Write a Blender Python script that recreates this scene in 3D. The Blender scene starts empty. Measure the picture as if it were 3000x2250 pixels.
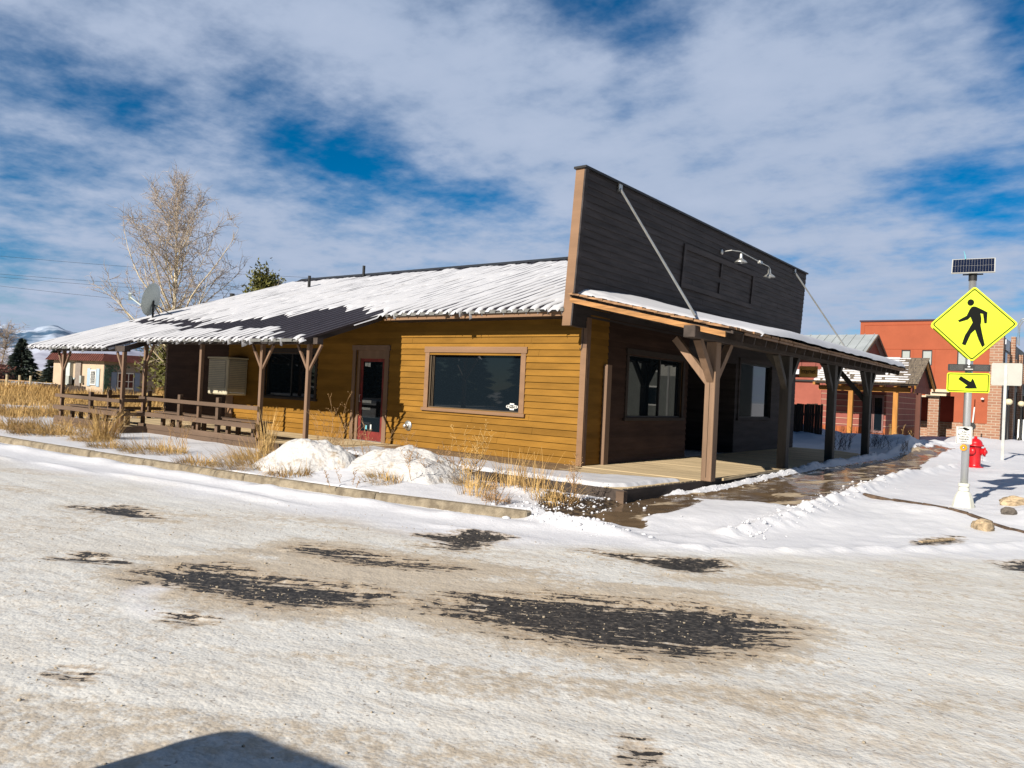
import bpy, bmesh, math, random
import numpy as np
from mathutils import Vector, Matrix
SC = bpy.context.scene
COL = SC.collection
R = math.radians
# ------------------------------------------------------------------ camera
YAW, PITCH, ROLL = -0.66029, 0.00873, 0.04753
CAMLOC = Vector((8.496, -13.365, 1.474))
fw = Vector((math.sin(YAW)*math.cos(PITCH), math.cos(YAW)*math.cos(PITCH), math.sin(PITCH)))
ri = Vector((math.cos(YAW), -math.sin(YAW), 0))
up = ri.cross(fw)
r2 = ri*math.cos(ROLL)+up*math.sin(ROLL)
u2 = -ri*math.sin(ROLL)+up*math.cos(ROLL)
cam = bpy.data.cameras.new('camera'); camo = bpy.data.objects.new('camera', cam); COL.objects.link(camo)
camo.matrix_world = Matrix(((r2.x, u2.x, -fw.x, CAMLOC.x), (r2.y, u2.y, -fw.y, CAMLOC.y), (r2.z, u2.z, -fw.z, CAMLOC.z), (0, 0, 0, 1)))
cam.sensor_width = 36; cam.lens = 26.99; cam.clip_start = 0.05; cam.clip_end = 20000
SC.camera = camo
# ------------------------------------------------------------------ sun and sky
SUN_EL = 29.5
sdir = Vector((-0.035, -1.0, math.tan(R(SUN_EL)))).normalized()      # towards the sun
sun = bpy.data.lights.new('sun', 'SUN'); sun.energy = 5.0; sun.angle = R(0.5); sun.color = (1.0, 0.93, 0.83)
suno = bpy.data.objects.new('sun', sun); COL.objects.link(suno)
suno.rotation_euler = sdir.to_track_quat('Z', 'Y').to_euler()
SKY_STRENGTH = 0.07
W = bpy.data.worlds.new('World'); SC.world = W; W.use_nodes = True
nt = W.node_tree; nt.nodes.clear()
def N(t, **k):
    n = nt.nodes.new(t)
    for a, b in k.items(): setattr(n, a, b)
    return n
def L(a, b): nt.links.new(a, b)
def Mth(op, a, b=None, clamp=False):
    n = N('ShaderNodeMath', operation=op); n.use_clamp = clamp
    for i, v in enumerate((a, b)):
        if v is None: continue
        if isinstance(v, (int, float)): n.inputs[i].default_value = v
        else: L(v, n.inputs[i])
    return n.outputs[0]
sky = N('ShaderNodeTexSky', sky_type='NISHITA'); sky.sun_disc = False
sky.sun_elevation = R(SUN_EL); sky.sun_rotation = math.atan2(sdir.x, sdir.y) % (2*math.pi)
sky.air_density = 1.0; sky.dust_density = 0.2; sky.ozone_density = 3.0; sky.altitude = 1800
tc = N('ShaderNodeTexCoord'); sep = N('ShaderNodeSeparateXYZ'); L(tc.outputs['Generated'], sep.inputs[0])
az = Mth('ARCTAN2', sep.outputs[0], sep.outputs[1]); el = Mth('ARCSINE', sep.outputs[2])
zz = Mth('ADD', Mth('MAXIMUM', sep.outputs[2], 0.0), 0.16)
cu = Mth('DIVIDE', sep.outputs[0], zz); cv = Mth('DIVIDE', sep.outputs[1], zz)
cmb = N('ShaderNodeCombineXYZ'); L(cu, cmb.inputs[0]); L(cv, cmb.inputs[1])
def noise(scale, detail, rough, dist=0.0, off=(0, 0, 0), sc=(1, 1, 1), rot=0):
    mp = N('ShaderNodeMapping'); mp.inputs['Location'].default_value = off; mp.inputs['Scale'].default_value = sc; mp.inputs['Rotation'].default_value[2] = rot
    L(cmb.outputs[0], mp.inputs[0])
    n = N('ShaderNodeTexNoise'); n.inputs['Scale'].default_value = scale; n.inputs['Detail'].default_value = detail
    n.inputs['Roughness'].default_value = rough; n.inputs['Distortion'].default_value = dist
    L(mp.outputs[0], n.inputs[0]); return n.outputs[0]
n1 = noise(0.8, 4, 0.5, 0.2, (3.1, 1.7, 0)); n2 = noise(3.6, 5, 0.55, 0.0, (0, 2, 0), (1, 1.15, 1), 0.2); n3 = noise(11, 4, 0.6, 0.0, (5, 1, 0))
# openings in the thin cloud layer: (azimuth, elevation, half width, half height, tilt, depth) in degrees
GAPS = [(-67, 17.5, 10, 2.6, -12, .50), (-52, 17, 7, 3.6, -20, .62), (-41, 13.8, 9, 2.0, -13, .45), (-71, 12.5, 5, 2.2, 0, .38), (-60, 22, 4, 2.0, -25, .25),
        (-35, 29, 6.5, 3.6, -18, .70), (-29, 24.5, 4, 2.6, -10, .25), (-4.5, 24, 3.2, 8, 10, .55), (-8, 14.6, 3.4, 1.6, 0, .66), (-5, 12.4, 4.5, 1.2, 5, .35),
        (-11, 4.2, 7, 1.3, 6, .42), (-1, 7.5, 4, 1.6, 0, .35), (-76, 6.5, 7, 3.2, 0, .42), (-90, 20, 10, 4, 0, .4), (20, 25, 12, 5, 0, .4), (-22, 10, 5, 1.0, -5, .2)]
gsum = None
for a, e, wa, we, tl, dp in GAPS:
    da = Mth('SUBTRACT', az, R(a)); de = Mth('SUBTRACT', el, R(e)); c, s = math.cos(R(tl)), math.sin(R(tl))
    xx = Mth('DIVIDE', Mth('ADD', Mth('MULTIPLY', da, c), Mth('MULTIPLY', de, s)), R(wa))
    yy = Mth('DIVIDE', Mth('SUBTRACT', Mth('MULTIPLY', de, c), Mth('MULTIPLY', da, s)), R(we))
    g = Mth('MULTIPLY', Mth('EXPONENT', Mth('MULTIPLY', Mth('ADD', Mth('MULTIPLY', xx, xx), Mth('MULTIPLY', yy, yy)), -1.0)), dp)
    gsum = g if gsum is None else Mth('ADD', gsum, g)
cov = Mth('ADD', Mth('MULTIPLY', Mth('SUBTRACT', n1, 0.5), 0.8), Mth('MULTIPLY', Mth('SUBTRACT', n2, 0.5), 1.25))
cov = Mth('ADD', cov, Mth('MULTIPLY', Mth('SUBTRACT', n3, 0.5), 0.75))
cov = Mth('SUBTRACT', Mth('ADD', cov, 0.86), Mth('MULTIPLY', gsum, 1.25))
# clouds kept to the north; unseen southern sky and zenith left clear to weaken fill
lim = N('ShaderNodeMapRange', interpolation_type='SMOOTHSTEP'); L(sep.outputs[1], lim.inputs[0]); lim.inputs[1].default_value = -0.25; lim.inputs[2].default_value = 0.10
lim2 = N('ShaderNodeMapRange', interpolation_type='SMOOTHSTEP'); L(sep.outputs[2], lim2.inputs[0]); lim2.inputs[1].default_value = 0.88; lim2.inputs[2].default_value = 0.62
cov = Mth('MULTIPLY', Mth('MULTIPLY', cov, lim.outputs[0]), lim2.outputs[0])
mr = N('ShaderNodeMapRange', interpolation_type='SMOOTHSTEP'); L(cov, mr.inputs[0])
mr.inputs[1].default_value = -0.05; mr.inputs[2].default_value = 1.0
hs = N('ShaderNodeHueSaturation'); hs.inputs['Saturation'].default_value = 1.6; hs.inputs['Hue'].default_value = 0.497; L(sky.outputs[0], hs.inputs['Color'])
nv = N('ShaderNodeMapRange', interpolation_type='SMOOTHSTEP'); L(sep.outputs[1], nv.inputs[0]); nv.inputs[1].default_value = -0.35; nv.inputs[2].default_value = 0.25; nv.inputs[3].default_value = 0.35; nv.inputs[4].default_value = 0.80; L(nv.outputs[0], hs.inputs['Value'])  # unseen southern sky dimmed so less fill reaches the shaded walls
cc = N('ShaderNodeMixRGB'); cc.inputs[1].default_value = (3.1, 4.0, 5.6, 1); cc.inputs[2].default_value = (4.7, 5.4, 6.9, 1); L(n2, cc.inputs[0])
mx = N('ShaderNodeMixRGB'); L(mr.outputs[0], mx.inputs[0]); L(hs.outputs[0], mx.inputs[1]); L(cc.outputs[0], mx.inputs[2])
bg = N('ShaderNodeBackground'); bg.inputs[1].default_value = SKY_STRENGTH; L(mx.outputs[0], bg.inputs[0])
wo = N('ShaderNodeOutputWorld'); L(bg.outputs[0], wo.inputs[0])
SC.view_settings.view_transform = 'Standard'; SC.view_settings.look = 'None'; SC.view_settings.gamma = 1; SC.view_settings.exposure = 0.6
SC.render.film_transparent = False
SC.cycles.max_bounces = 6; SC.cycles.diffuse_bounces = 1; SC.cycles.glossy_bounces = 3
# ------------------------------------------------------------------ helpers
random.seed(7); rng = np.random.default_rng(7)
def hash2(ix, iy, seed):
    h = (ix.astype(np.int64)*374761393 + iy.astype(np.int64)*668265263 + seed*982451653) & 0x7fffffff
    h = ((h ^ (h >> 13))*1274126177) & 0x7fffffff
    return ((h ^ (h >> 16)) & 0xffff)/65535.0
def vnoise(x, y, seed=0):
    x = np.asarray(x, float); y = np.asarray(y, float)
    ix = np.floor(x).astype(np.int64); iy = np.floor(y).astype(np.int64); fx = x-ix; fy = y-iy
    fx = fx*fx*(3-2*fx); fy = fy*fy*(3-2*fy)
    a = hash2(ix, iy, seed); b = hash2(ix+1, iy, seed); c = hash2(ix, iy+1, seed); d = hash2(ix+1, iy+1, seed)
    return (a*(1-fx)+b*fx)*(1-fy)+(c*(1-fx)+d*fx)*fy-0.5
def fbm(x, y, octv=4, seed=0, gain=0.5):
    s = 0; a = 1.0
    for o in range(octv):
        s = s+a*vnoise(x*2**o+o*17.3, y*2**o-o*9.1, seed+o); a *= gain
    return s
def ss(a, b, x):
    t = np.clip((x-a)/(b-a), 0, 1); return t*t*(3-2*t)
def sdpoly(px, py, poly):
    """signed distance, positive inside"""
    d = np.full(px.shape, 1e9); ins = np.zeros(px.shape, bool); n = len(poly)
    for i in range(n):
        ax, ay = poly[i]; bx, by = poly[(i+1) % n]
        ex, ey = bx-ax, by-ay; wx, wy = px-ax, py-ay
        t = np.clip((wx*ex+wy*ey)/(ex*ex+ey*ey+1e-12), 0, 1)
        d = np.minimum(d, (wx-ex*t)**2+(wy-ey*t)**2)
        if ay != by:
            ins ^= ((ay > py) != (by > py)) & (px < (bx-ax)*(py-ay)/(by-ay)+ax)
    d = np.sqrt(d); return np.where(ins, d, -d)
def sdline(px, py, pts):
    d = np.full(px.shape, 1e9)
    for (ax, ay), (bx, by) in zip(pts[:-1], pts[1:]):
        ex, ey = bx-ax, by-ay; wx, wy = px-ax, py-ay
        t = np.clip((wx*ex+wy*ey)/(ex*ex+ey*ey+1e-12), 0, 1)
        d = np.minimum(d, (wx-ex*t)**2+(wy-ey*t)**2)
    return np.sqrt(d)
ORG = {}
def worg(o):
    v = Vector((0, 0, 0))
    while o is not None: v = v+o.location; o = o.parent
    return v
def tag(o, label=None, cat=None, group=None, kind=None):
    if label: o['label'] = label
    if cat: o['category'] = cat
    if group: o['group'] = group
    if kind: o['kind'] = kind
    return o
def thing(name, label, cat, loc=(0, 0, 0), group=None):
    o = bpy.data.objects.new(name, None); o.location = loc; o.empty_display_size = 0.2; COL.objects.link(o)
    return tag(o, label, cat, group)
def link(name, me, mat, parent=None, smooth=False):
    if mat is not None: me.materials.append(mat)
    o = bpy.data.objects.new(name, me); COL.objects.link(o)
    if parent is not None:
        o.parent = parent; o.location = -worg(parent)
    if smooth: me.polygons.foreach_set('use_smooth', [True]*len(me.polygons))
    return o
class MB:
    def __init__(s): s.v = []; s.f = []
    def add(s, vs, fs):
        b = len(s.v); s.v += [tuple(map(float, p)) for p in vs]; s.f += [tuple(b+i for i in f) for f in fs]; return s
    def quad(s, a, b, c, d): return s.add([a, b, c, d], [(0, 1, 2, 3)])
    def hexa(s, p): return s.add(p, [(0, 3, 2, 1), (4, 5, 6, 7), (0, 1, 5, 4), (1, 2, 6, 5), (2, 3, 7, 6), (3, 0, 4, 7)])
    def box(s, x0, x1, y0, y1, z0, z1):
        return s.hexa([(x0, y0, z0), (x1, y0, z0), (x1, y1, z0), (x0, y1, z0), (x0, y0, z1), (x1, y0, z1), (x1, y1, z1), (x0, y1, z1)])
    def bar(s, a, b, w, h, upv=(0, 0, 1)):
        a = Vector(a); b = Vector(b); d = (b-a).normalized(); u = Vector(upv); sd = d.cross(u)
        if sd.length < 1e-4: sd = d.cross(Vector((1, 0, 0)))
        sd.normalize(); u = sd.cross(d)
        p = []
        for q in (a, b):
            for i, j in ((-1, -1), (1, -1), (1, 1), (-1, 1)): p.append(q+sd*(i*w/2)+u*(j*h/2))
        return s.hexa(p)
    def tube(s, pts, rad, n=8, cap=True):
        pts = [Vector(p) for p in pts]; rings = []
        if not isinstance(rad, (list, tuple)): rad = [rad]*len(pts)
        for i, p in enumerate(pts):
            d = (pts[min(i+1, len(pts)-1)]-pts[max(i-1, 0)]).normalized()
            a = d.cross(Vector((0, 0, 1)))
            if a.length < 1e-3: a = d.cross(Vector((1, 0, 0)))
            a.normalize(); b = d.cross(a)
            rings.append([p+(a*math.cos(2*math.pi*k/n)+b*math.sin(2*math.pi*k/n))*rad[i] for k in range(n)])
        vs = [q for r_ in rings for q in r_]; fs = []
        for i in range(len(pts)-1):
            for k in range(n):
                k2 = (k+1) % n; fs.append((i*n+k, i*n+k2, (i+1)*n+k2, (i+1)*n+k))
        if cap: fs.append(tuple(range(n))[::-1]); fs.append(tuple((len(pts)-1)*n+k for k in range(n)))
        return s.add(vs, fs)
    def lathe(s, c, prof, n=20, axis=(0, 0, 1)):
        ax = Vector(axis).normalized(); q = Vector((0, 0, 1)).rotation_difference(ax); c = Vector(c)
        vs = []; fs = []
        for r_, z in prof:
            for k in range(n): vs.append(c+q @ Vector((r_*math.cos(2*math.pi*k/n), r_*math.sin(2*math.pi*k/n), z)))
        m = len(prof)
        for i in range(m-1):
            for k in range(n):
                k2 = (k+1) % n; fs.append((i*n+k, i*n+k2, (i+1)*n+k2, (i+1)*n+k))
        fs.append(tuple(range(n))[::-1]); fs.append(tuple((m-1)*n+k for k in range(n)))
        return s.add(vs, fs)
    def prism(s, pts, nrm):
        nrm = Vector(nrm); n = len(pts); vs = [Vector(p) for p in pts]+[Vector(p)+nrm for p in pts]
        fs = [tuple(range(n))[::-1], tuple(range(n, 2*n))]+[(i, (i+1) % n, n+(i+1) % n, n+i) for i in range(n)]
        return s.add(vs, fs)
    def build(s, name, mat, parent=None, smooth=False, bevel=0):
        me = bpy.data.meshes.new(name); me.from_pydata(s.v, [], s.f); me.update()
        o = link(name, me, mat, parent, False)
        bm = bmesh.new(); bm.from_mesh(me); bmesh.ops.recalc_face_normals(bm, faces=bm.faces)
        if bevel: bmesh.ops.bevel(bm, geom=[e for e in bm.edges if len(e.link_faces) == 2 and e.calc_face_angle(0) > 0.6], offset=bevel, segments=1, affect='EDGES', clamp_overlap=True)
        bm.to_mesh(me); bm.free()
        if smooth: me.polygons.foreach_set('use_smooth', [True]*len(me.polygons))
        return o
def gridmesh(name, X, Y, Z, mat, parent=None, keep=None, attrs=None, smooth=True):
    """X,Y,Z 2-D arrays -> one quad sheet; keep = boolean per face"""
    ny, nx = X.shape
    idx = np.arange(ny*nx).reshape(ny, nx)
    f = np.stack([idx[:-1, :-1], idx[:-1, 1:], idx[1:, 1:], idx[1:, :-1]], -1)
    f = f[keep] if keep is not None else f.reshape(-1, 4)
    f = f.reshape(-1, 4)
    used, inv = np.unique(f, return_inverse=True); f = inv.reshape(-1, 4)
    co = np.stack([X.ravel(), Y.ravel(), Z.ravel()], -1)[used]
    me = bpy.data.meshes.new(name)
    me.vertices.add(len(co)); me.vertices.foreach_set('co', co.ravel().astype(np.float32))
    me.loops.add(f.size); me.loops.foreach_set('vertex_index', f.ravel().astype(np.int32))
    me.polygons.add(len(f)); me.polygons.foreach_set('loop_start', np.arange(0, f.size, 4, dtype=np.int32))
    try: me.polygons.foreach_set('loop_total', np.full(len(f), 4, dtype=np.int32))
    except Exception: pass
    me.update(calc_edges=True)
    if attrs:
        for k, a in attrs.items():
            at = me.color_attributes.new(name=k, type='FLOAT_COLOR', domain='POINT')
            c = np.ones((len(co), 4), np.float32)
            for j, ch in enumerate(a): c[:, j] = ch.ravel()[used]
            at.data.foreach_set('color', c.ravel())
    me.validate()
    return link(name, me, mat, parent, smooth)
def rawmesh(name, V, F, mat, parent=None, smooth=False):
    """fast mesh from arrays, faces all the same size"""
    V = np.asarray(V, np.float32); F = np.asarray(F, np.int32); k = F.shape[1]
    me = bpy.data.meshes.new(name); me.vertices.add(len(V)); me.vertices.foreach_set('co', V.ravel())
    me.loops.add(F.size); me.loops.foreach_set('vertex_index', F.ravel())
    me.polygons.add(len(F)); me.polygons.foreach_set('loop_start', np.arange(0, F.size, k, dtype=np.int32))
    try: me.polygons.foreach_set('loop_total', np.full(len(F), k, dtype=np.int32))
    except Exception: pass
    me.update(calc_edges=True); return link(name, me, mat, parent, smooth)
# ------------------------------------------------------------------ materials
def M(name, col, rough=0.75, var=0.18, scale=4.0, stretch=(1, 1, 1), bump=0.15, bscale=30, metal=0.0, spec=0.3, col2=None, bdist=0.01, thr=None, detail=6, board=None):
    m = bpy.data.materials.new(name); m.use_nodes = True; t = m.node_tree; b = t.nodes['Principled BSDF']
    def n(ty, **k):
        q = t.nodes.new(ty)
        for a, c in k.items(): setattr(q, a, c)
        return q
    tcn = n('ShaderNodeTexCoord'); mp = n('ShaderNodeMapping'); mp.inputs['Scale'].default_value = stretch; t.links.new(tcn.outputs['Object'], mp.inputs[0])
    no = n('ShaderNodeTexNoise'); no.inputs['Scale'].default_value = scale; no.inputs['Detail'].default_value = detail; no.inputs['Roughness'].default_value = 0.6
    t.links.new(mp.outputs[0], no.inputs[0])
    cr = n('ShaderNodeValToRGB'); lo = tuple(c*(1-var*1.6) for c in col); hi = tuple(min(1, c*(1+var)) for c in col)
    if col2 is not None: lo = col2
    a0, a1 = thr if thr else (0.3, 0.68)
    cr.color_ramp.elements[0].position = a0; cr.color_ramp.elements[0].color = (*lo, 1)
    cr.color_ramp.elements[1].position = a1; cr.color_ramp.elements[1].color = (*hi, 1)
    t.links.new(no.outputs[0], cr.inputs[0]); t.links.new(cr.outputs[0], b.inputs['Base Color'])
    if board:   # every lap board weathered a little differently
        sp = n('ShaderNodeSeparateXYZ'); t.links.new(tcn.outputs['Object'], sp.inputs[0]); d_ = n('ShaderNodeMath', operation='DIVIDE'); t.links.new(sp.outputs[2], d_.inputs[0]); d_.inputs[1].default_value = board
        a_2 = n('ShaderNodeMath', operation='ADD'); t.links.new(d_.outputs[0], a_2.inputs[0]); a_2.inputs[1].default_value = .04
        fl = n('ShaderNodeMath', operation='FLOOR'); t.links.new(a_2.outputs[0], fl.inputs[0]); wn = n('ShaderNodeTexWhiteNoise', noise_dimensions='1D'); t.links.new(fl.outputs[0], wn.inputs['W'])
        mr_ = n('ShaderNodeMapRange'); t.links.new(wn.outputs['Value'], mr_.inputs[0]); mr_.inputs[3].default_value = .84; mr_.inputs[4].default_value = 1.10
        hv = n('ShaderNodeHueSaturation'); t.links.new(mr_.outputs[0], hv.inputs['Value']); t.links.new(cr.outputs[0], hv.inputs['Color']); t.links.new(hv.outputs[0], b.inputs['Base Color'])
    b.inputs['Roughness'].default_value = rough; b.inputs['Metallic'].default_value = metal; b.inputs['Specular IOR Level'].default_value = spec
    if bump:
        nb = n('ShaderNodeTexNoise'); nb.inputs['Scale'].default_value = bscale; nb.inputs['Detail'].default_value = 4; t.links.new(mp.outputs[0], nb.inputs[0])
        bp = n('ShaderNodeBump'); bp.inputs['Strength'].default_value = bump; bp.inputs['Distance'].default_value = bdist
        t.links.new(nb.outputs[0], bp.inputs['Height']); t.links.new(bp.outputs[0], b.inputs['Normal'])
    return m
GX = (0.12, 1, 1); GY = (1, 0.12, 1); GZ = (1, 1, 0.12)
m_ochre = M('ochre_siding_paint', (0.238, 0.119, 0.021), 0.7, 0.16, 3.5, (0.25, 0.25, 1.2), 0.25, 22, spec=.08, board=.14)
m_char = M('charcoal_siding_paint', (0.048, 0.040, 0.039), 0.75, 0.28, 3.0, (0.3, 0.3, 2.5), 0.35, 20, board=.14)
m_brown = M('dark_brown_siding', (0.058, 0.034, 0.025), 0.7, 0.2, 3.0, (0.3, 0.3, 2.0), 0.3, 20, spec=.1, board=.14)
m_tan = M('tan_trim_paint', (0.225, 0.13, 0.072), 0.6, 0.12, 3, GX, 0.2, 25)
m_tanz = M('tan_post_paint', (0.185, 0.115, 0.073), 0.65, 0.14, 4, GZ, 0.25, 25)
m_rail = M('brown_rail_paint', (0.125, 0.082, 0.055), 0.7, 0.2, 3, GX, 0.3, 25)
m_timber = M('weathered_grey_timber', (0.06, 0.046, 0.038), 0.85, 0.35, 5, GY, 0.5, 25)
m_deck = M('deck_boards', (0.50, 0.385, 0.23), 0.8, 0.25, 3.2, GX, 0.4, 22)
m_deckdk = M('damp_deck_edge', (0.20, 0.13, 0.07), 0.8, 0.3, 4, GX, 0.4, 22)
m_shake = M('cedar_shakes', (0.30, 0.17, 0.085), 0.9, 0.45, 9, (0.4, 3, 3), 0.6, 20, col2=(0.07, 0.045, 0.03))
m_signw = M('bright_sign_board', (0.88, 0.48, 0.15), 0.7, 0.3, 6, (0.3, 3, 3), 0.2, 20)
m_orange = M('fresh_cedar_board', (0.36, 0.18, 0.065), 0.7, 0.3, 6, (0.3, 3, 3), 0.4, 20)
m_soffit = M('dark_soffit_boards', (0.035, 0.026, 0.02), 0.9, 0.3, 5, GX, 0.4, 20)
m_metal = M('dark_roof_metal', (0.045, 0.038, 0.045), 0.38, 0.12, 2, (1, 1, 1), 0.05, 10, 0.0, 0.5)
m_black = M('black_metal', (0.02, 0.02, 0.02), 0.5, 0.1, 5, bump=0.05)
m_galv = M('galvanised_steel', (0.50, 0.50, 0.47), 0.38, 0.12, 7, (1, 1, 0.5), 0.08, 20, 0.75, 0.5)
m_alu = M('brushed_aluminium', (0.60, 0.61, 0.61), 0.35, 0.08, 4, (1, 1, 0.1), 0.05, 30, 0.8, 0.5)
m_beige = M('cream_metal_housing', (0.50, 0.45, 0.33), 0.5, 0.08, 4, bump=0.05)
m_white = M('white_enamel', (0.66, 0.66, 0.62), 0.45, 0.05, 3, bump=0.03)
m_grille = M('louvre_grille', (0.30, 0.28, 0.24), 0.6, 0.1, 5, bump=0.1)
m_red = M('red_hydrant_paint', (0.50, 0.010, 0.015), 0.35, 0.12, 8, bump=0.12, bscale=30, spec=0.5)
m_reddoor = M('worn_red_door_paint', (0.15, 0.020, 0.017), 0.6, 0.4, 8, (1, 1, .5), 0.3, 30)
m_conc = M('kerb_concrete', (0.245, 0.205, 0.145), 0.9, 0.30, 6, (1, 1, 1), 0.8, 45, col2=(0.12, 0.095, 0.065), bdist=0.02)
m_concw = M('footing_concrete', (0.62, 0.62, 0.54), 0.8, 0.08, 4, bump=0.2)
m_fluo = M('fluorescent_yellow_sheeting', (0.52, 0.66, 0.0), 0.45, 0.02, 2, bump=0.0, spec=0.4)
m_blk = M('black_sheeting', (0.008, 0.009, 0.008), 0.8, 0.05, 2, bump=0.0, spec=.08)
m_rock = M('tan_rock', (0.42, 0.32, 0.20), 0.95, 0.35, 7, bump=1.0, bscale=12, col2=(0.12, 0.09, 0.06), bdist=0.05)
m_stucco = M('orange_stucco', (0.33, 0.085, 0.040), 0.9, 0.07, 1.0, bump=0.3, bscale=60)
m_stuccod = M('red_stucco', (0.30, 0.09, 0.062), 0.9, 0.10, 1.5, bump=0.3, bscale=60)
m_redside = M('maroon_siding', (0.24, 0.072, 0.055), 0.8, 0.12, 3, GX, 0.2, 20)
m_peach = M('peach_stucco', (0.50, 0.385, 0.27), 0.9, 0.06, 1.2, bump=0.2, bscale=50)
m_peachsh = M('shaded_peach_stucco', (0.30, 0.25, 0.21), 0.9, 0.08, 1.2, bump=0.2, bscale=50)  # cottage side wall: peach stucco with its shade put into the colour
m_rust = M('rusty_red_metal_roof', (0.115, 0.038, 0.028), 0.6, 0.2, 3, bump=0.1)
m_greymet = M('grey_standing_seam', (0.40, 0.43, 0.43), 0.45, 0.1, 1.5, bump=0.05, metal=0.2)
m_greyside = M('grey_siding', (0.20, 0.21, 0.20), 0.8, 0.1, 2, GX, 0.2, 20)
m_honey = M('honey_cedar_timber', (0.42, 0.18, 0.035), 0.6, 0.25, 5, GZ, 0.3, 25)
m_darkwood = M('dark_fence_board', (0.06, 0.042, 0.03), 0.9, 0.4, 8, GZ, 0.5, 25, col2=(0.02, 0.015, 0.012))
m_snow = M('clean_snow', (0.62, 0.62, 0.64), 0.55, 0.03, 2.5, bump=0.35, bscale=9, spec=0.2, bdist=0.03)
m_snowr = M('roof_snow', (0.54, 0.54, 0.558), 0.5, 0.03, 2.5, bump=0.12, bscale=12, spec=0.2, bdist=0.02)
m_snowd = M('dirty_pile_snow', (0.52, 0.505, 0.485), 0.6, 0.05, 5.0, bump=0.8, bscale=14, spec=0.2, bdist=0.04, col2=(0.36, 0.29, 0.21), thr=(0.30, 0.44))
m_lump = M('dirty_snow_lump', (0.36, 0.30, 0.22), 0.9, 0.2, 9, bump=0.6, bscale=30)
m_straw = M('dry_straw', (0.50, 0.33, 0.125), 0.8, 0.35, 3, bump=0, col2=(0.30, 0.17, 0.06), detail=2)
m_weed = M('dry_weed_stem', (0.40, 0.24, 0.11), 0.8, 0.3, 3, bump=0, detail=2)
m_bark = M('pale_aspen_bark', (0.62, 0.52, 0.34), 0.8, 0.25, 4, bump=0.2)
m_twig = M('bare_twig_bark', (0.42, 0.34, 0.27), 0.8, 0.25, 4, bump=0, detail=2)
m_barkd = M('brown_bark', (0.13, 0.09, 0.06), 0.9, 0.3, 6, bump=0.4)
m_spruce = M('dark_spruce_needles', (0.045, 0.062, 0.048), 0.8, 0.4, 3, bump=0, detail=3)
m_pine = M('olive_pine_needles', (0.135, 0.125, 0.028), 0.8, 0.4, 3, bump=0, col2=(0.05, 0.06, 0.02), detail=3)
m_bush = M('reddish_brush', (0.20, 0.085, 0.07), 0.9, 0.3, 3, bump=0, detail=2)
def glassmat(name, tint=(0.006, 0.010, 0.014), spec=0.5, rough=0.02):
    m = bpy.data.materials.new(name); m.use_nodes = True; b = m.node_tree.nodes['Principled BSDF']
    b.inputs['Base Color'].default_value = (*tint, 1); b.inputs['Roughness'].default_value = rough; b.inputs['Specular IOR Level'].default_value = spec
    return m
m_glass = glassmat('dark_window_glass'); m_glassb = glassmat('pale_blind_glass', (0.35, 0.38, 0.36), 0.4, 0.1)
def brickmat(name, c1, c2, mortar, bw=0.4, rh=0.14, axis='X'):
    m = bpy.data.materials.new(name); m.use_nodes = True; t = m.node_tree; b = t.nodes['Principled BSDF']
    tcn = t.nodes.new('ShaderNodeTexCoord'); sp = t.nodes.new('ShaderNodeSeparateXYZ'); cb = t.nodes.new('ShaderNodeCombineXYZ')
    ad = t.nodes.new('ShaderNodeMath'); ad.operation = 'ADD'
    t.links.new(tcn.outputs['Object'], sp.inputs[0]); t.links.new(sp.outputs[0], ad.inputs[0]); t.links.new(sp.outputs[1], ad.inputs[1])
    t.links.new(ad.outputs[0], cb.inputs[0]); t.links.new(sp.outputs[2], cb.inputs[1])
    br = t.nodes.new('ShaderNodeTexBrick'); br.inputs['Scale'].default_value = 1; br.inputs['Brick Width'].default_value = bw; br.inputs['Row Height'].default_value = rh
    br.inputs['Mortar Size'].default_value = 0.018; br.inputs['Color1'].default_value = (*c1, 1); br.inputs['Color2'].default_value = (*c2, 1); br.inputs['Mortar'].default_value = (*mortar, 1)
    t.links.new(cb.outputs[0], br.inputs[0]); t.links.new(br.outputs[0], b.inputs['Base Color']); b.inputs['Roughness'].default_value = 0.9
    bp = t.nodes.new('ShaderNodeBump'); bp.inputs['Strength'].default_value = 0.4; bp.inputs['Distance'].default_value = 0.01; bp.invert = True
    t.links.new(br.outputs['Fac'], bp.inputs['Height']); t.links.new(bp.outputs[0], b.inputs['Normal'])
    return m
m_brick = brickmat('tan_brick', (0.32, 0.165, 0.10), (0.24, 0.115, 0.07), (0.36, 0.28, 0.21))
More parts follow.
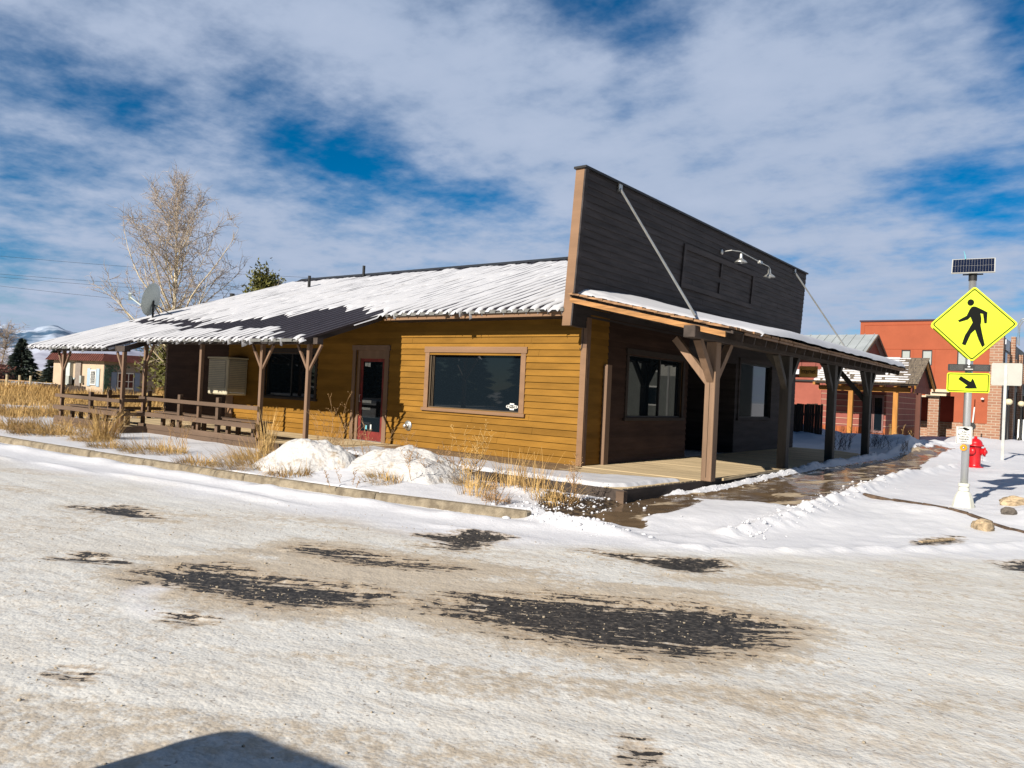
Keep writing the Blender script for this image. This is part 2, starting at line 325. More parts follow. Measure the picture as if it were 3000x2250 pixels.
# ------------------------------------------------------------------ terrain
CUR = [(-400, -20), (-11.81, -6.50), (-8.17, -6.24), (-5.38, -6.00), (-2.68, -5.74), (-0.82, -5.53), (0.93, -5.24), (2.30, -4.89)]
CUR2 = CUR+[(3.5, -4.6), (5, -2.9), (7.6, -0.3), (9, 1.5), (11, 60), (400, 60)]
def curb(x): return np.interp(x, [c[0] for c in CUR2], [c[1] for c in CUR2])
def G(x, y):
    walk = -.18+.14*ss(-2.5, 4.5, y)
    walk = walk-.12*ss(4.6, 6.6, x)*ss(20, 2, y)
    d = y-curb(x); w = .10+1.55*ss(1.5, 3.5, x)
    t = ss(0, 1, np.clip((d-.045*ss(3.5, 1.5, x))/w, 0, 1))
    z = -.30+(walk+.30)*t
    return z+0.12*ss(-18, -46, x)*ss(-4, 3, y)
ASPH = [
 [(1.82,-9.92),(1.85,-9.51),(2.00,-9.29),(2.62,-9.17),(3.29,-8.94),(3.75,-8.85),(3.75,-9.11),(3.66,-9.39),(3.34,-9.67),(2.96,-9.75),(2.57,-9.79),(2.18,-9.89)],
 [(4.11,-8.73),(4.31,-8.22),(4.70,-7.86),(5.12,-7.62),(5.75,-7.13),(6.49,-7.11),(6.47,-7.84),(6.19,-8.34),(5.82,-8.58),(5.30,-8.69),(4.77,-8.75)],
 [(1.75,-8.22),(1.98,-8.04),(2.39,-8.02),(2.81,-7.88),(3.40,-7.65),(3.10,-7.93),(2.67,-8.17),(2.28,-8.28)],
 [(2.02,-6.71),(2.24,-6.32),(2.33,-5.98),(2.88,-6.05),(2.83,-6.56),(3.02,-6.70),(2.88,-7.03),(2.49,-7.13),(2.60,-6.78)],
 [(3.88,-5.88),(4.55,-5.68),(5.11,-5.14),(5.33,-5.34),(5.27,-5.85),(4.94,-5.96),(4.46,-5.91)],
 [(-2.05,-8.95),(-1.76,-8.78),(-1.74,-8.50),(-1.52,-8.43),(-0.69,-8.48),(-0.92,-8.66),(-1.27,-8.77)],
 [(0.68,-10.25),(0.71,-9.97),(1.27,-9.89),(1.10,-10.03),(0.88,-10.18)],
 [(3.11,-10.36),(3.21,-10.28),(3.40,-10.28),(3.37,-10.37)],
 [(3.69,-11.35),(3.85,-11.30),(3.91,-11.34),(3.81,-11.37)],
 [(7.49,-2.53),(7.92,-1.94),(8.3,-2.3),(7.96,-2.80),(7.68,-2.84)],
 [(6.62,-9.84),(6.67,-9.82),(6.78,-9.86),(6.70,-9.92)],
 [(6.54,-1.79),(6.87,-0.92),(6.89,-1.42),(6.62,-2.01)]]
WALK = [(2.95,-4.58),(2.67,-3.74),(2.24,-1.90),(2.43,-0.89),(2.55,0.29),(2.73,2.24),(2.96,3.66),(3.10,6.56),(3.20,9.88),(3.45,13.5),(3.9,18),(4.3,18),(4.2,13.5),(4.5,10.2),(4.80,8.59),(4.78,5.49),(4.92,2.96),(4.89,1.31),(4.78,-0.16),(4.61,-0.83),(4.08,-0.74),(3.41,-1.11),(3.02,-1.19),(3.25,-1.37),(3.46,-2.33),(3.43,-2.92),(3.33,-3.26),(3.35,-3.57),(3.54,-3.81),(3.69,-4.13),(3.47,-4.21),(3.16,-4.14),(3.13,-4.53)]
SOIL = [(1.5,-3.3),(2.1,-3.2),(2.3,-2.3),(2.55,-1.0),(2.75,-1.0),(2.5,-2.2),(2.75,-3.74),(3.0,-4.5),(2.6,-4.6),(2.05,-4.3),(1.7,-3.8)]
RIDGE = [(2.42,-1.7),(2.78,-0.6),(2.95,0.8),(3.02,2.7),(3.02,4.6),(3.0,7.7),(3.05,11.7),(3.3,14.4)]
def tern(X, Y):
    """snow surface height and colour masks"""
    cx = curb(X); d = Y-cx
    road = ss(0.10, 0.05, d)*ss(3.2, 2.2, X)+ss(0.02, -0.05, d)*ss(2.2, 3.2, X)
    z = G(X, Y)
    onroad = (d < 0)
    far = 1.0/(1.0+np.hypot(X-8, Y+13)/25)
    # windrows of loose snow along the gutter, ruts further out, clumpy crust everywhere
    along = X+0.1*Y
    wr = 1.5*np.exp(-((d+0.35+0.15*fbm(along*.5, Y*0, 2, 5))/0.22)**2)*0.045*(1+fbm(along*1.6, Y*2, 2, 6))*ss(4.0, 1.5, X)
    wr += np.exp(-((d+1.1+0.35*fbm(along*.25, Y*0+3, 2, 8))/0.16)**2)*0.045*ss(-.2, .3, fbm(along*.35, Y*1.5, 3, 9))*ss(4, 1.5, X)
    wr += np.exp(-((d+1.9+0.45*fbm(along*.2, Y*0+7, 2, 18))/0.2)**2)*0.035*ss(-.1, .4, fbm(along*.3+5, Y*1.2, 3, 19))*ss(4, 1.5, X)
    c31, s31 = math.cos(0.54), math.sin(0.54)
    U = X*c31+Y*s31; V = -X*s31+Y*c31
    clump = fbm(X*3.1, Y*3.1, 4, 21, 0.55)
    rut = fbm(U*0.22, V*5.0, 4, 31)+.7*fbm(X*.2, Y*6.0, 3, 32)
    rough = ss(-0.25, 0.35, fbm(X*0.45+3, Y*0.45, 3, 40))
    z = z+road*(wr+0.013*rut*far+(0.004+0.009*rough)*np.maximum(clump, -0.25)*far)
    yard = 1-road
    z = z+yard*(0.05*fbm(X*0.9, Y*0.9, 3, 50)+0.012*fbm(X*5, Y*5, 3, 52))*far
    # asphalt showing through
    asph = np.zeros_like(X)
    for p in ASPH:
        xs = [q[0] for q in p]; ys = [q[1] for q in p]
        msk = (X > min(xs)-.7) & (X < max(xs)+.7) & (Y > min(ys)-.7) & (Y < max(ys)+.7)
        if msk.any():
            a = np.zeros_like(X); big_ = (max(xs)-min(xs)) > 1.5; a[msk] = np.clip((0.54 if big_ else .52)+sdpoly(X[msk], Y[msk], p)/(0.60 if big_ else .34), 0, 1); asph = np.maximum(asph, a)
    ring = np.zeros_like(X)
    for p in ASPH[:6]:
        xs = [q[0] for q in p]; ys = [q[1] for q in p]; msk = (X > min(xs)-1.6) & (X < max(xs)+1.6) & (Y > min(ys)-1.3) & (Y < max(ys)+1.3)
        if msk.any():
            dd_ = sdpoly(X[msk], Y[msk], p); q_ = np.zeros_like(X); q_[msk] = np.exp(-(np.clip(dd_+.10, -9, 9)/.42)**2)*(1 if (max(xs)-min(xs)) > 1.5 else .5); ring = np.maximum(ring, q_)
    dirt = np.clip(ring*.9+road*ss(.10, .5, fbm(U*.35+4, V*1.8, 4, 95))*.55, 0, 1)*ss(-.4, -1.6, d)
    cr = np.maximum(0, vnoise(X*9, Y*9, 97)+.5*vnoise(X*19, Y*19, 98)-.05)
    z = z-0.018*ss(0.35, 0.7, asph)+cr*(.003+.030*ring)*road*(near_ := (np.abs(X-2) < 8)*1.0)
    lw = road*ss(.05, .35, fbm(X*.8+9, Y*.8, 2, 99))*ss(-8.2, -10.2, Y)*ss(4.4, 2.2, X)
    z = z+.04*lw*np.maximum(0, fbm(X*2.6, Y*5.5, 3, 100)+.1)
    near = (np.abs(X-5) < 6) & (np.abs(Y-5) < 14)
    walk = np.zeros_like(X); walk[near] = np.clip(0.5+sdpoly(X[near], Y[near], WALK)/0.3, 0, 1)
    soil = np.zeros_like(X); soil[near] = np.clip(0.5+sdpoly(X[near], Y[near], SOIL)/0.4, 0, 1)
    z = z-0.03*ss(0.4, 0.7, walk)-0.02*ss(.4, .7, soil)
    z = z+soil*0.03*fbm(X*6, Y*6, 3, 55)
    # shovelled ridge along the boardwalk, growing into a bank past the building
    if near.any():
        xr = np.interp(Y, [p[1] for p in RIDGE], [p[0] for p in RIDGE]); dd = (X-xr)
        hh = 0.09+0.05*ss(2, 9, Y)
        hh = hh*ss(-1.9, -1.2, Y)*ss(20, 14, Y)
        rg = hh*np.exp(-(dd/0.13)**2)*(1+0.8*fbm(X*6, Y*4, 3, 60))
        z = z+rg
        walk = walk*(1-ss(.02, .05, rg)); soil = soil*(1-ss(.03, .06, rg))
    # banks
    def bank(cx_, cy_, rx, ry, h, rot=0, sd=70):
        c, s = math.cos(rot), math.sin(rot); dx = X-cx_; dy = Y-cy_
        q = ((dx*c+dy*s)/rx)**2+((-dx*s+dy*c)/ry)**2
        return h*np.exp(-q)*(1+0.45*fbm(X*1.7, Y*1.7, 3, sd))
    for b in ((2.0, 16.3, 1.9, 1.6, .46), (3.0, 14.6, .9, 1.5, .30), (.2, 18.5, 2.2, 1.5, .38), (4.0, 19.5, 1.6, 2.6, .35), (-1.8, 17.5, 1.5, 1.5, .55), (3.2, 27, 3.0, 3.0, .35), (6.7, 30, 2.2, 3, .3),
              (1.3, -3.25, .75, .30, .12), (-2.2, -4.3, 2.0, 1.0, .10), (-1.0, -4.2, 1.9, .8, .08), (7.9, 3.6, 1.1, 1.6, .16), (8.4, 1.6, 1.0, .9, .16), (8.6, 6.5, 1.4, 2.0, .15), (7.7, 9.8, 1.3, 2.0, .16), (6.3, .9, .7, .35, .06), (3.05, -4.75, .55, .22, .11, .25), (2.55, -4.75, .4, .2, .12), (3.6, -4.75, .5, .16, .05)):
        z = z+bank(*b)
    # plough berms and the tyre track across the corner
    B1 = [(4.6,-3.4),(4.85,-2.2),(4.86,-0.4),(4.93,1.6),(4.85,3.95),(4.86,6.5),(5.2,9.6),(5.6,14)]
    B2 = [(4.2,-4.9),(4.93,-4.51),(5.49,-3.98),(6.05,-3.14),(6.68,-2.37),(7.66,-0.82),(9,1)]
    TR = [(4.95,-5.0),(4.70,-3.4),(4.45,-2.1),(4.62,-.8)]
    nb = (X > 2) & (X < 11) & (Y > -8) & (Y < 16)
    if nb.any():
        x_, y_ = X[nb], Y[nb]; cl = 1+1.1*fbm(x_*4.5, y_*4.5, 3, 75)
        dz = 0.10*np.exp(-(sdline(x_, y_, B1)/0.17)**2)*cl
        dz += 0.035*np.exp(-(sdline(x_, y_, B2)/0.13)**2)*cl
        dt = sdline(x_, y_, TR); dz += -0.018*np.exp(-(dt/0.17)**2)+0.012*np.sin(y_*62)*np.exp(-(dt/0.15)**2)
        dz += 0.05*ss(5.0, 6.3, x_)*ss(-2.5, 1.5, y_)*(1+.6*fbm(x_*1.4, y_*1.4, 3, 77))
        dz += .012*fbm(x_*7, y_*5, 3, 79)*ss(-5.2, -4, y_)
        z = z.copy(); z[nb] += dz
        w2 = walk[nb]; w2 = w2*(1-ss(.03, .06, dz)); walk[nb] = w2
    # whiteness
    white = np.where(onroad, ss(-3.2, -0.4, d+.9*fbm(X*.5, Y*.5, 3, 80)), 1.0)
    white = np.maximum(white, ss(-.9, -.1, d-.3*fbm(X, Y, 2, 81))*(X > 3))
    # dry grass showing beyond the house, mound of straw-coloured earth
    z = z+ss(-20, -24, X)*bank(-27.5, 5.2, 3.4, 1.6, .50, .9)
    straw = ss(-15.5, -18, X)*ss(0.5, 1.5, Y)*ss(.55, .35, np.abs(fbm(X*.35, Y*.35, 3, 90)))
    white = np.maximum(white, lw)
    return z, asph, walk, white, soil, straw, dirt
def axis(segs):
    out = []
    for a, b, st in segs: out += list(np.arange(a, b-1e-6, st))
    out.append(segs[-1][1]); return np.array(out)
xs = axis([(-500, -60, 20), (-60, -22, 1.0), (-22, -8, .16), (-8, -1, .06), (-1, 8.8, .045), (8.8, 20, .35), (20, 500, 20)])
ys = axis([(-400, -60, 20), (-60, -14, 1.2), (-14, -4, .045), (-4, 3, .06), (3, 22, .14), (22, 60, 1.0), (60, 900, 30)])
X, Y = np.meshgrid(xs, ys)
Z, AS, WK, WH, SO, ST, DI = tern(X, Y)
def groundmat():
    m = bpy.data.materials.new('snowy_ground'); m.use_nodes = True; t = m.node_tree; b = t.nodes['Principled BSDF']
    def n(ty, **k):
        q = t.nodes.new(ty)
        for a, c in k.items(): setattr(q, a, c)
        return q
    lk = t.links.new
    def mth(op, a, c=None, clamp=False):
        q = n('ShaderNodeMath', operation=op); q.use_clamp = clamp
        for i, v in enumerate((a, c)):
            if v is None: continue
            if isinstance(v, (int, float)): q.inputs[i].default_value = v
            else: lk(v, q.inputs[i])
        return q.outputs[0]
    def mix(f, a, c):
        q = n('ShaderNodeMixRGB')
        for i, v in ((0, f), (1, a), (2, c)):
            if isinstance(v, tuple): q.inputs[i].default_value = (*v, 1)
            elif isinstance(v, (int, float)): q.inputs[i].default_value = v
            else: lk(v, q.inputs[i])
        return q.outputs[0]
    def sstep(v, lo, hi):
        q = n('ShaderNodeMapRange', interpolation_type='SMOOTHSTEP'); lk(v, q.inputs[0]); q.inputs[1].default_value = lo; q.inputs[2].default_value = hi; return q.outputs[0]
    tcn = n('ShaderNodeTexCoord')
    def nz(scale, det=5, ro=.6, sc=(1, 1, 1), rot=0, off=0):
        # rotate first, then scale along the rotated axes
        m1 = n('ShaderNodeMapping'); m1.inputs['Rotation'].default_value[2] = rot; m1.inputs['Location'].default_value = (off, off*.7, 0); lk(tcn.outputs['Object'], m1.inputs[0])
        m2 = n('ShaderNodeMapping'); m2.inputs['Scale'].default_value = sc; lk(m1.outputs[0], m2.inputs[0])
        q = n('ShaderNodeTexNoise'); q.inputs['Scale'].default_value = scale; q.inputs['Detail'].default_value = det; q.inputs['Roughness'].default_value = ro; lk(m2.outputs[0], q.inputs[0]); return q.outputs[0]
    a1 = n('ShaderNodeAttribute', attribute_name='mask_a'); s1 = n('ShaderNodeSeparateColor'); lk(a1.outputs['Color'], s1.inputs[0])
    a2 = n('ShaderNodeAttribute', attribute_name='mask_b'); s2 = n('ShaderNodeSeparateColor'); lk(a2.outputs['Color'], s2.inputs[0])
    asph, walk, white = s1.outputs[0], s1.outputs[1], s1.outputs[2]; soil, straw, dirt = s2.outputs[0], s2.outputs[1], s2.outputs[2]
    ROT = -0.54
    streak = nz(2.2, 6, .62, (0.45, 7.0, 1), ROT); streak2 = nz(2.2, 6, .62, (0.7, 9, 1), ROT+.42, 4); fine = nz(11, 5, .65); med = nz(1.1, 5, .6, off=3); big = nz(.35, 4, .6, off=8); vf = nz(42, 3, .7)
    spk = nz(26, 2, .5, (1, 1, 1), 0, 2)
    # packed road snow: cream, sandy where grit was thrown, dark specks
    base = mix(sstep(mth('ADD', mth('MULTIPLY', med, .6), mth('MULTIPLY', streak2, .4)), .42, .62), (.605, .595, .56), (.55, .52, .465))
    base = mix(mth('MULTIPLY', sstep(mth('ADD', mth('MULTIPLY', fine, .55), mth('MULTIPLY', big, .45)), .52, .62), .45), base, (.42, .33, .23))
    base = mix(mth('MULTIPLY', sstep(vf, .45, .7), .35), base, (.63, .625, .60))
    base = mix(mth('MULTIPLY', sstep(streak2, .56, .70), .5), base, (.47, .43, .37))
    base = mix(mth('MULTIPLY', sstep(spk, .66, .74), .75), base, (.16, .12, .09))
    vo = n('ShaderNodeTexVoronoi'); vo.inputs['Scale'].default_value = 17; vo.inputs['Randomness'].default_value = 1; lk(tcn.outputs['Object'], vo.inputs[0]); vd = vo.outputs['Distance']
    vo2 = n('ShaderNodeTexVoronoi'); vo2.inputs['Scale'].default_value = 42; lk(tcn.outputs['Object'], vo2.inputs[0]); vd2 = vo2.outputs['Distance']
    dv = mth('ADD', dirt, mth('ADD', mth('MULTIPLY', mth('SUBTRACT', fine, .5), 1.5), mth('MULTIPLY', mth('SUBTRACT', vf, .5), .7)))
    base = mix(mth('MULTIPLY', sstep(dv, .25, .75), .85), base, (.43, .36, .27))
    wh = mix(sstep(med, .3, .7), (.64, .64, .66), (.60, .60, .625))
    col = mix(sstep(mth('ADD', white, mth('MULTIPLY', mth('SUBTRACT', fine, .5), .5)), .25, .85), base, wh)
    # asphalt
    dk = mix(sstep(spk, .4, .7), (.020, .018, .016), (.066, .058, .050))
    av = mth('ADD', asph, mth('ADD', mth('MULTIPLY', mth('SUBTRACT', streak, .5), 2.6), mth('MULTIPLY', mth('SUBTRACT', fine, .5), 1.9)))
    brn = mth('MULTIPLY', mth('MULTIPLY', sstep(av, .02, .45), sstep(asph, .0, .25)), .75)
    col = mix(brn, col, (.37, .28, .185))
    crumb = mth('MULTIPLY', sstep(mth('ADD', mth('MULTIPLY', streak, .55), mth('MULTIPLY', nz(15, 3, .7, off=6), .45)), .585, .62), .9)
    am = mth('MULTIPLY', mth('MULTIPLY', sstep(av, .50, .57), sstep(asph, .02, .1)), mth('SUBTRACT', 1.0, crumb)); col = mix(am, col, dk)
    # stray thin patches of bare road
    strayv = mth('ADD', streak2, mth('MULTIPLY', mth('SUBTRACT', big, .5), .8)); st = mth('MULTIPLY', sstep(strayv, .80, .83), mth('SUBTRACT', 1.0, sstep(white, .05, .4))); col = mix(st, col, (.05, .045, .045))
    # concrete walk, wet and dry
    wet = sstep(mth('ADD', med, mth('MULTIPLY', mth('SUBTRACT', nz(2.4, 4, .5, (.35, 1.6, 1), -1.2), .5), 1.2)), .34, .43)
    cw = mix(wet, (.43, .34, .23), (.135, .092, .055)); cw = mix(sstep(nz(9, 4), .4, .7), cw, mix(.5, cw, (.1, .07, .045)))
    wv = mth('ADD', walk, mth('ADD', mth('MULTIPLY', mth('SUBTRACT', nz(3, 5, .6, (1, 2.2, 1), -.9), .5), 1.0), mth('MULTIPLY', mth('SUBTRACT', fine, .5), .5)))
    wm = mth('MULTIPLY', sstep(wv, .47, .53), sstep(walk, .05, .15)); col = mix(wm, col, cw)
    # soil with crumbs of snow
    so = mix(sstep(fine, .45, .6), (.035, .024, .016), (.13, .09, .05))
    sv = mth('ADD', soil, mth('MULTIPLY', mth('SUBTRACT', fine, .5), 1.3)); sm = mth('MULTIPLY', sstep(sv, .48, .54), sstep(soil, .05, .2)); col = mix(sm, col, so)
    # dead grass mat
    sg = mix(sstep(nz(9, 4), .35, .65), (.46, .32, .12), (.25, .16, .06)); gv = mth('ADD', straw, mth('MULTIPLY', mth('SUBTRACT', med, .5), 1.2)); gm = mth('MULTIPLY', sstep(gv, .55, .75), sstep(straw, .02, .1)); col = mix(gm, col, sg)
    lk(col, b.inputs['Base Color'])
    rg = mix(mth('MULTIPLY', wm, wet), (.62, .62, .62), (.16, .16, .16)); lk(rg, b.inputs['Roughness']); b.inputs['Specular IOR Level'].default_value = .3
    notw = mth('SUBTRACT', 1.0, mth('MULTIPLY', wm, .93))
    h = mth('ADD', mth('ADD', mth('MULTIPLY', fine, .35), mth('MULTIPLY', med, .5)), mth('ADD', mth('MULTIPLY', mth('SUBTRACT', 1.0, vd), .20), mth('MULTIPLY', mth('SUBTRACT', 1.0, vd2), .12))); h = mth('ADD', h, mth('MULTIPLY', streak2, .12))
    amp = mth('MULTIPLY', mth('SUBTRACT', 1.25, mth('MULTIPLY', white, .55)), notw)
    bp = n('ShaderNodeBump'); bp.inputs['Distance'].default_value = .045; lk(mth('MULTIPLY', amp, .40), bp.inputs['Strength']); lk(mth('SUBTRACT', h, mth('MULTIPLY', am, .35)), bp.inputs['Height']); lk(bp.outputs[0], b.inputs['Normal'])
    return m
m_ground = groundmat()
fcx = (X[:-1, :-1]+X[1:, 1:])/2; fcy = (Y[:-1, :-1]+Y[1:, 1:])/2
isroad = fcy < curb(fcx); fw_ = (WK[:-1, :-1]+WK[1:, 1:])/2; iswalk = (fw_ > .12) & ~isroad
AT = {'mask_a': (AS, WK, WH), 'mask_b': (SO, ST, DI)}
for nm, kp in (('road', isroad), ('pavement', iswalk), ('ground', ~isroad & ~iswalk)):
    tag(gridmesh(nm, X, Y, Z, m_ground, None, kp, AT), kind='structure')
# kerb in cast segments with dark joints
kb = MB(); xk = -60.0
while xk < 2.2:
    Lk = random.choice((1.25, 1.9, 2.9, 3.1)); x1 = min(xk+Lk, 2.28); y0, y1 = float(curb(xk)), float(curb(x1-.012)); dz = random.uniform(-.004, .004)
    kb.hexa([(xk, y0-.02, -.36), (x1-.014, y1-.02, -.36), (x1-.014, y1+.16, -.36), (xk, y0+.16, -.36), (xk, y0+.015, -.172+dz), (x1-.014, y1+.015, -.172+dz), (x1-.014, y1+.15, -.165+dz), (xk, y0+.15, -.165+dz)])
    xk = x1
    if x1 >= 2.27: break
tag(kb.build('kerb', m_conc, bevel=.02), kind='structure')
# ------------------------------------------------------------------ snow slabs with rounded edges
def slab(name, poly, zf, h, res, mat, parent=None, edge=.06, nz_=0.3, seed=1, drop=.03):
    xs_ = [p[0] for p in poly]; ys_ = [p[1] for p in poly]
    gx = np.arange(min(xs_)-.1, max(xs_)+.1, res); gy = np.arange(min(ys_)-.1, max(ys_)+.1, res)
    A, B = np.meshgrid(gx, gy); d = sdpoly(A, B, poly)+.05*fbm(A*5, B*5, 3, seed)
    t = np.clip(d/edge, -1, 1); prof = np.where(t > 0, np.sqrt(np.clip(1-(1-t)**2, 0, 1)), t)
    z = zf(A, B)+np.where(t > 0, prof*h*(1+nz_*fbm(A*2.5, B*2.5, 3, seed+3)), t*drop)
    kp = (d[:-1, :-1] > -.04) | (d[1:, 1:] > -.04)
    return gridmesh(name, A, B, z, mat, parent, kp)
# ================================================================== MAIN BUILDING
RH = 0.14
def roofz(x, y): return 3.22+.344*(y+.55)
bld = thing('wooden_storefront', 'long single-storey ochre-sided wooden building with tall charcoal false front, covered porch and timber canopy', 'building', (0, 0, 0))
def lap(mb, O, U, Nn, Lh, z0, z1, ops=(), joints=True, out=.032, seed=0, rh=RH):
    O = Vector(O); U = Vector(U); Nn = Vector(Nn); rr = random.Random(seed); k = 0; zz0 = z0
    while zz0 < z1-.01:
        zt = min(zz0+rh, z1); mid = (zz0+zt)/2; segs = [(0, Lh)]
        for (a, b_, za, zb) in ops:
            if za < mid < zb:
                ns = []
                for (p, q) in segs:
                    if b_ <= p or a >= q: ns.append((p, q)); continue
                    if a > p: ns.append((p, a))
                    if b_ < q: ns.append((b_, q))
                segs = ns
        out_ = []
        for (p, q) in segs:
            if joints and q-p > 3:
                c = p+rr.uniform(.6, q-p-.6) if q-p < 6 else p+rr.uniform(1, 4.5)
                while c < q-.5: out_.append((p, c-.004)); p = c; c += rr.uniform(2.2, 4.8)
            out_.append((p, q))
        for (p, q) in out_:
            j = rr.uniform(-.0015, .003)
            a0 = O+U*p; a1 = O+U*q; Zu = Vector((0, 0, 1)); b0 = out+j; t0 = .005
            P = [a0+Zu*zz0, a1+Zu*zz0, a1+Nn*b0+Zu*(zz0-.004), a0+Nn*b0+Zu*(zz0-.004), a0+Zu*zt, a1+Zu*zt, a1+Nn*t0+Zu*zt, a0+Nn*t0+Zu*zt]
            mb.add(P, [(3, 2, 6, 7), (0, 1, 2, 3), (0, 3, 7, 4), (1, 5, 6, 2)])
        zz0 = zt
    return mb
def backing(mb, axis_, c0, c1, L0, L1, z0, z1, ops):
    """solid wall core with rectangular holes; axis 'x' = wall runs along x at y in c0..c1"""
    cuts = sorted(set([L0, L1]+[v for o in ops for v in o[:2] if L0 < v < L1]))
    for a, b_ in zip(cuts[:-1], cuts[1:]):
        mid = (a+b_)/2; zs = [(z0, z1)]
        for o in ops:
            if o[0] < mid < o[1]:
                ns = []
                for p, q in zs:
                    if o[2] > p: ns.append((p, min(q, o[2])))
                    if o[3] < q: ns.append((max(p, o[3]), q))
                zs = ns
        for p, q in zs:
            if q-p < .005: continue
            if axis_ == 'x': mb.box(a, b_, c0, c1, p, q)
            else: mb.box(c0, c1, a, b_, p, q)
# side wall (faces the street, y=0)
WIN1 = (-4.40, -1.64, 0.98, 2.30); DOOR = (-7.05, -5.92, 0.0, 2.34); WIN2 = (-11.0, -8.72, 1.00, 2.25)
opsx = [WIN1, DOOR, WIN2]
b = MB(); lap(b, (-16.7, 0, 0), (1, 0, 0), (0, -1, 0), 3.7, .01, 3.06, [], seed=2); b.build('far_side_wall', m_brown, bld)
b = MB(); lap(b, (-12.99, 0, 0), (1, 0, 0), (0, -1, 0), 12.89, .01, 3.06, [(o[0]+12.99, o[1]+12.99, o[2], o[3]) for o in opsx], seed=3)
backing(b, 'x', 0.0, .12, -16.7, 0, -.02, 3.3, opsx); b.build('side_wall', m_ochre, bld)
# corner boards
b = MB(); b.box(-.10, .038, -.046, -.001, -.03, 2.42); b.build('corner_trim', m_tan, bld)
b = MB(); b.box(-.10, .040, -.048, -.001, 2.42, 3.05); b.box(.003, .042, .0, .10, 0, 3.05); b.build('corner_trim', M('brown_trim', (.16, .095, .06), .7), bld)
b = MB(); b.box(-16.74, -16.62, -.03, -.001, 0, 3.05); b.build('corner_trim', m_rail, bld)
b = MB(); b.box(-16.7, -.13, -.020, -.001, -.12, .008); b.build('skirt_board', m_deckdk, bld)
b = MB(); b.box(-13.0, -12.62, -.044, -.003, 0, 1.0); b.build('splice_board', m_tan, bld)
# front wall (x=0)
FW1 = (1.75, 4.52, 1.0, 2.42); REC = (4.85, 8.05, -.02, 2.55); FW2 = (8.35, 10.95, 1.0, 2.62)
b = MB(); lap(b, (0, 0.86, 0), (0, 1, 0), (1, 0, 0), 3.99, .01, 3.3, [(FW1[0]-.86, FW1[1]-.86, FW1[2], FW1[3])], seed=5); b.build('front_siding', m_brown, bld)  # siding past the trim post is coloured a darker brown
b = MB(); lap(b, (0, 0.10, 0), (0, 1, 0), (1, 0, 0), .75, .01, 3.3, seed=15)
backing(b, 'y', -.12, 0, .001, 4.85, -.02, 3.4, [FW1]); b.build('front_wall', m_ochre, bld)
b = MB(); lap(b, (0, 8.05, 0), (0, 1, 0), (1, 0, 0), 5.35, .01, 3.3, [(FW2[0]-8.05, FW2[1]-8.05, FW2[2], FW2[3])], seed=6, out=.014)
lap(b, (0, 4.85, 0), (0, 1, 0), (1, 0, 0), 3.2, 2.56, 3.3, seed=8)
backing(b, 'y', -.12, 0, 4.85, 13.4, -.02, 3.4, [REC, FW2]); b.box(-1.5, -.12, 4.74, 4.85, -.02, 2.6); b.box(-1.5, -.12, 8.05, 8.16, -.02, 2.6); b.box(-1.6, -1.5, 4.74, 8.16, -.02, 2.6); b.box(-1.5, -.12, 4.85, 8.05, 2.56, 2.62)
b.build('entrance_wall', m_char, bld)
# rear and far walls up to the roof
b = MB(); b.box(-16.7, -16.58, .12, 13.3, -.1, 3.3)
b.add([(-16.7, .0, 3.3), (-16.7, 13.3, 3.3), (-16.7, 6.65, 5.62), (-16.58, .0, 3.3), (-16.58, 13.3, 3.3), (-16.58, 6.65, 5.62)], [(0, 1, 2), (3, 5, 4), (0, 3, 4, 1), (1, 4, 5, 2), (2, 5, 3, 0)])
b.build('end_wall', m_ochre, bld)
b = MB(); b.box(-16.58, -.12, 13.18, 13.3, -.1, 3.3); b.build('rear_wall', m_ochre, bld)
# window builder: wall along +U, outward Nn
def window(parent, O, U, Nn, w, z0, z1, frame_mat, trim=.10, head=.13, sill=True, mull=(), inset=.05, glass=None, trim_mat=None, track=False):
    O = Vector(O); U = Vector(U); Nn = Vector(Nn); Zu = Vector((0, 0, 1)); tm = trim_mat or frame_mat
    def bx(mb, u0, u1, n0, n1, a, b_):
        P = [O+U*u0+Nn*n0, O+U*u1+Nn*n0, O+U*u1+Nn*n1, O+U*u0+Nn*n1]
        mb.hexa([p+Zu*a for p in P]+[p+Zu*b_ for p in P])
    win = MB()
    bx(win, -trim, 0, .003, .046, z0-.0, z1); bx(win, w, w+trim, .003, .046, z0, z1)
    bx(win, -trim-.025, w+trim+.03, .003, .056, z1, z1+head)
    wo_ = win.build('window', tm, parent, bevel=.004)
    fr = MB(); t = .035
    for u0, u1, a, b_ in ((0, t, z0, z1), (w-t, w, z0, z1), (t, w-t, z1-t, z1), (t, w-t, z0, z0+t)): bx(fr, u0+.001, u1-.001, -.08, -.004, a+.001, b_-.001)
    for u in mull: bx(fr, u-.02, u+.02, -.078, -.03, z0+t, z1-t)
    if track:
        for q in (.06, .10): bx(fr, q, q+.015, -.078, -.025, z0+t, z1-t)
    fr.build('window_frame', m_black if not track else m_wframe, wo_)
    if sill:
        s = MB(); bx(s, -trim-.05, w+trim+.04, .002, .075, z0-.075, z0); s.build('window_sill', tm, wo_, bevel=.006)
    g = MB(); bx(g, t, w-t, -.072, -.062, z0+t, z1-t); g.build('pane', glass or m_glass, wo_)
    return wo_
m_wframe = M('bronze_window_frame', (.10, .075, .05), .45, .1, 4, bump=0)
w1 = window(bld, (WIN1[0], 0, 0), (1, 0, 0), (0, -1, 0), WIN1[1]-WIN1[0], WIN1[2], WIN1[3], m_tan, trim=.135, head=.14, track=True)
m_dktrim = M('shaded_window_trim', (.030, .022, .018), .7, .15, 4, bump=.1)  # trim of windows standing in shade; that shade is put into the colour
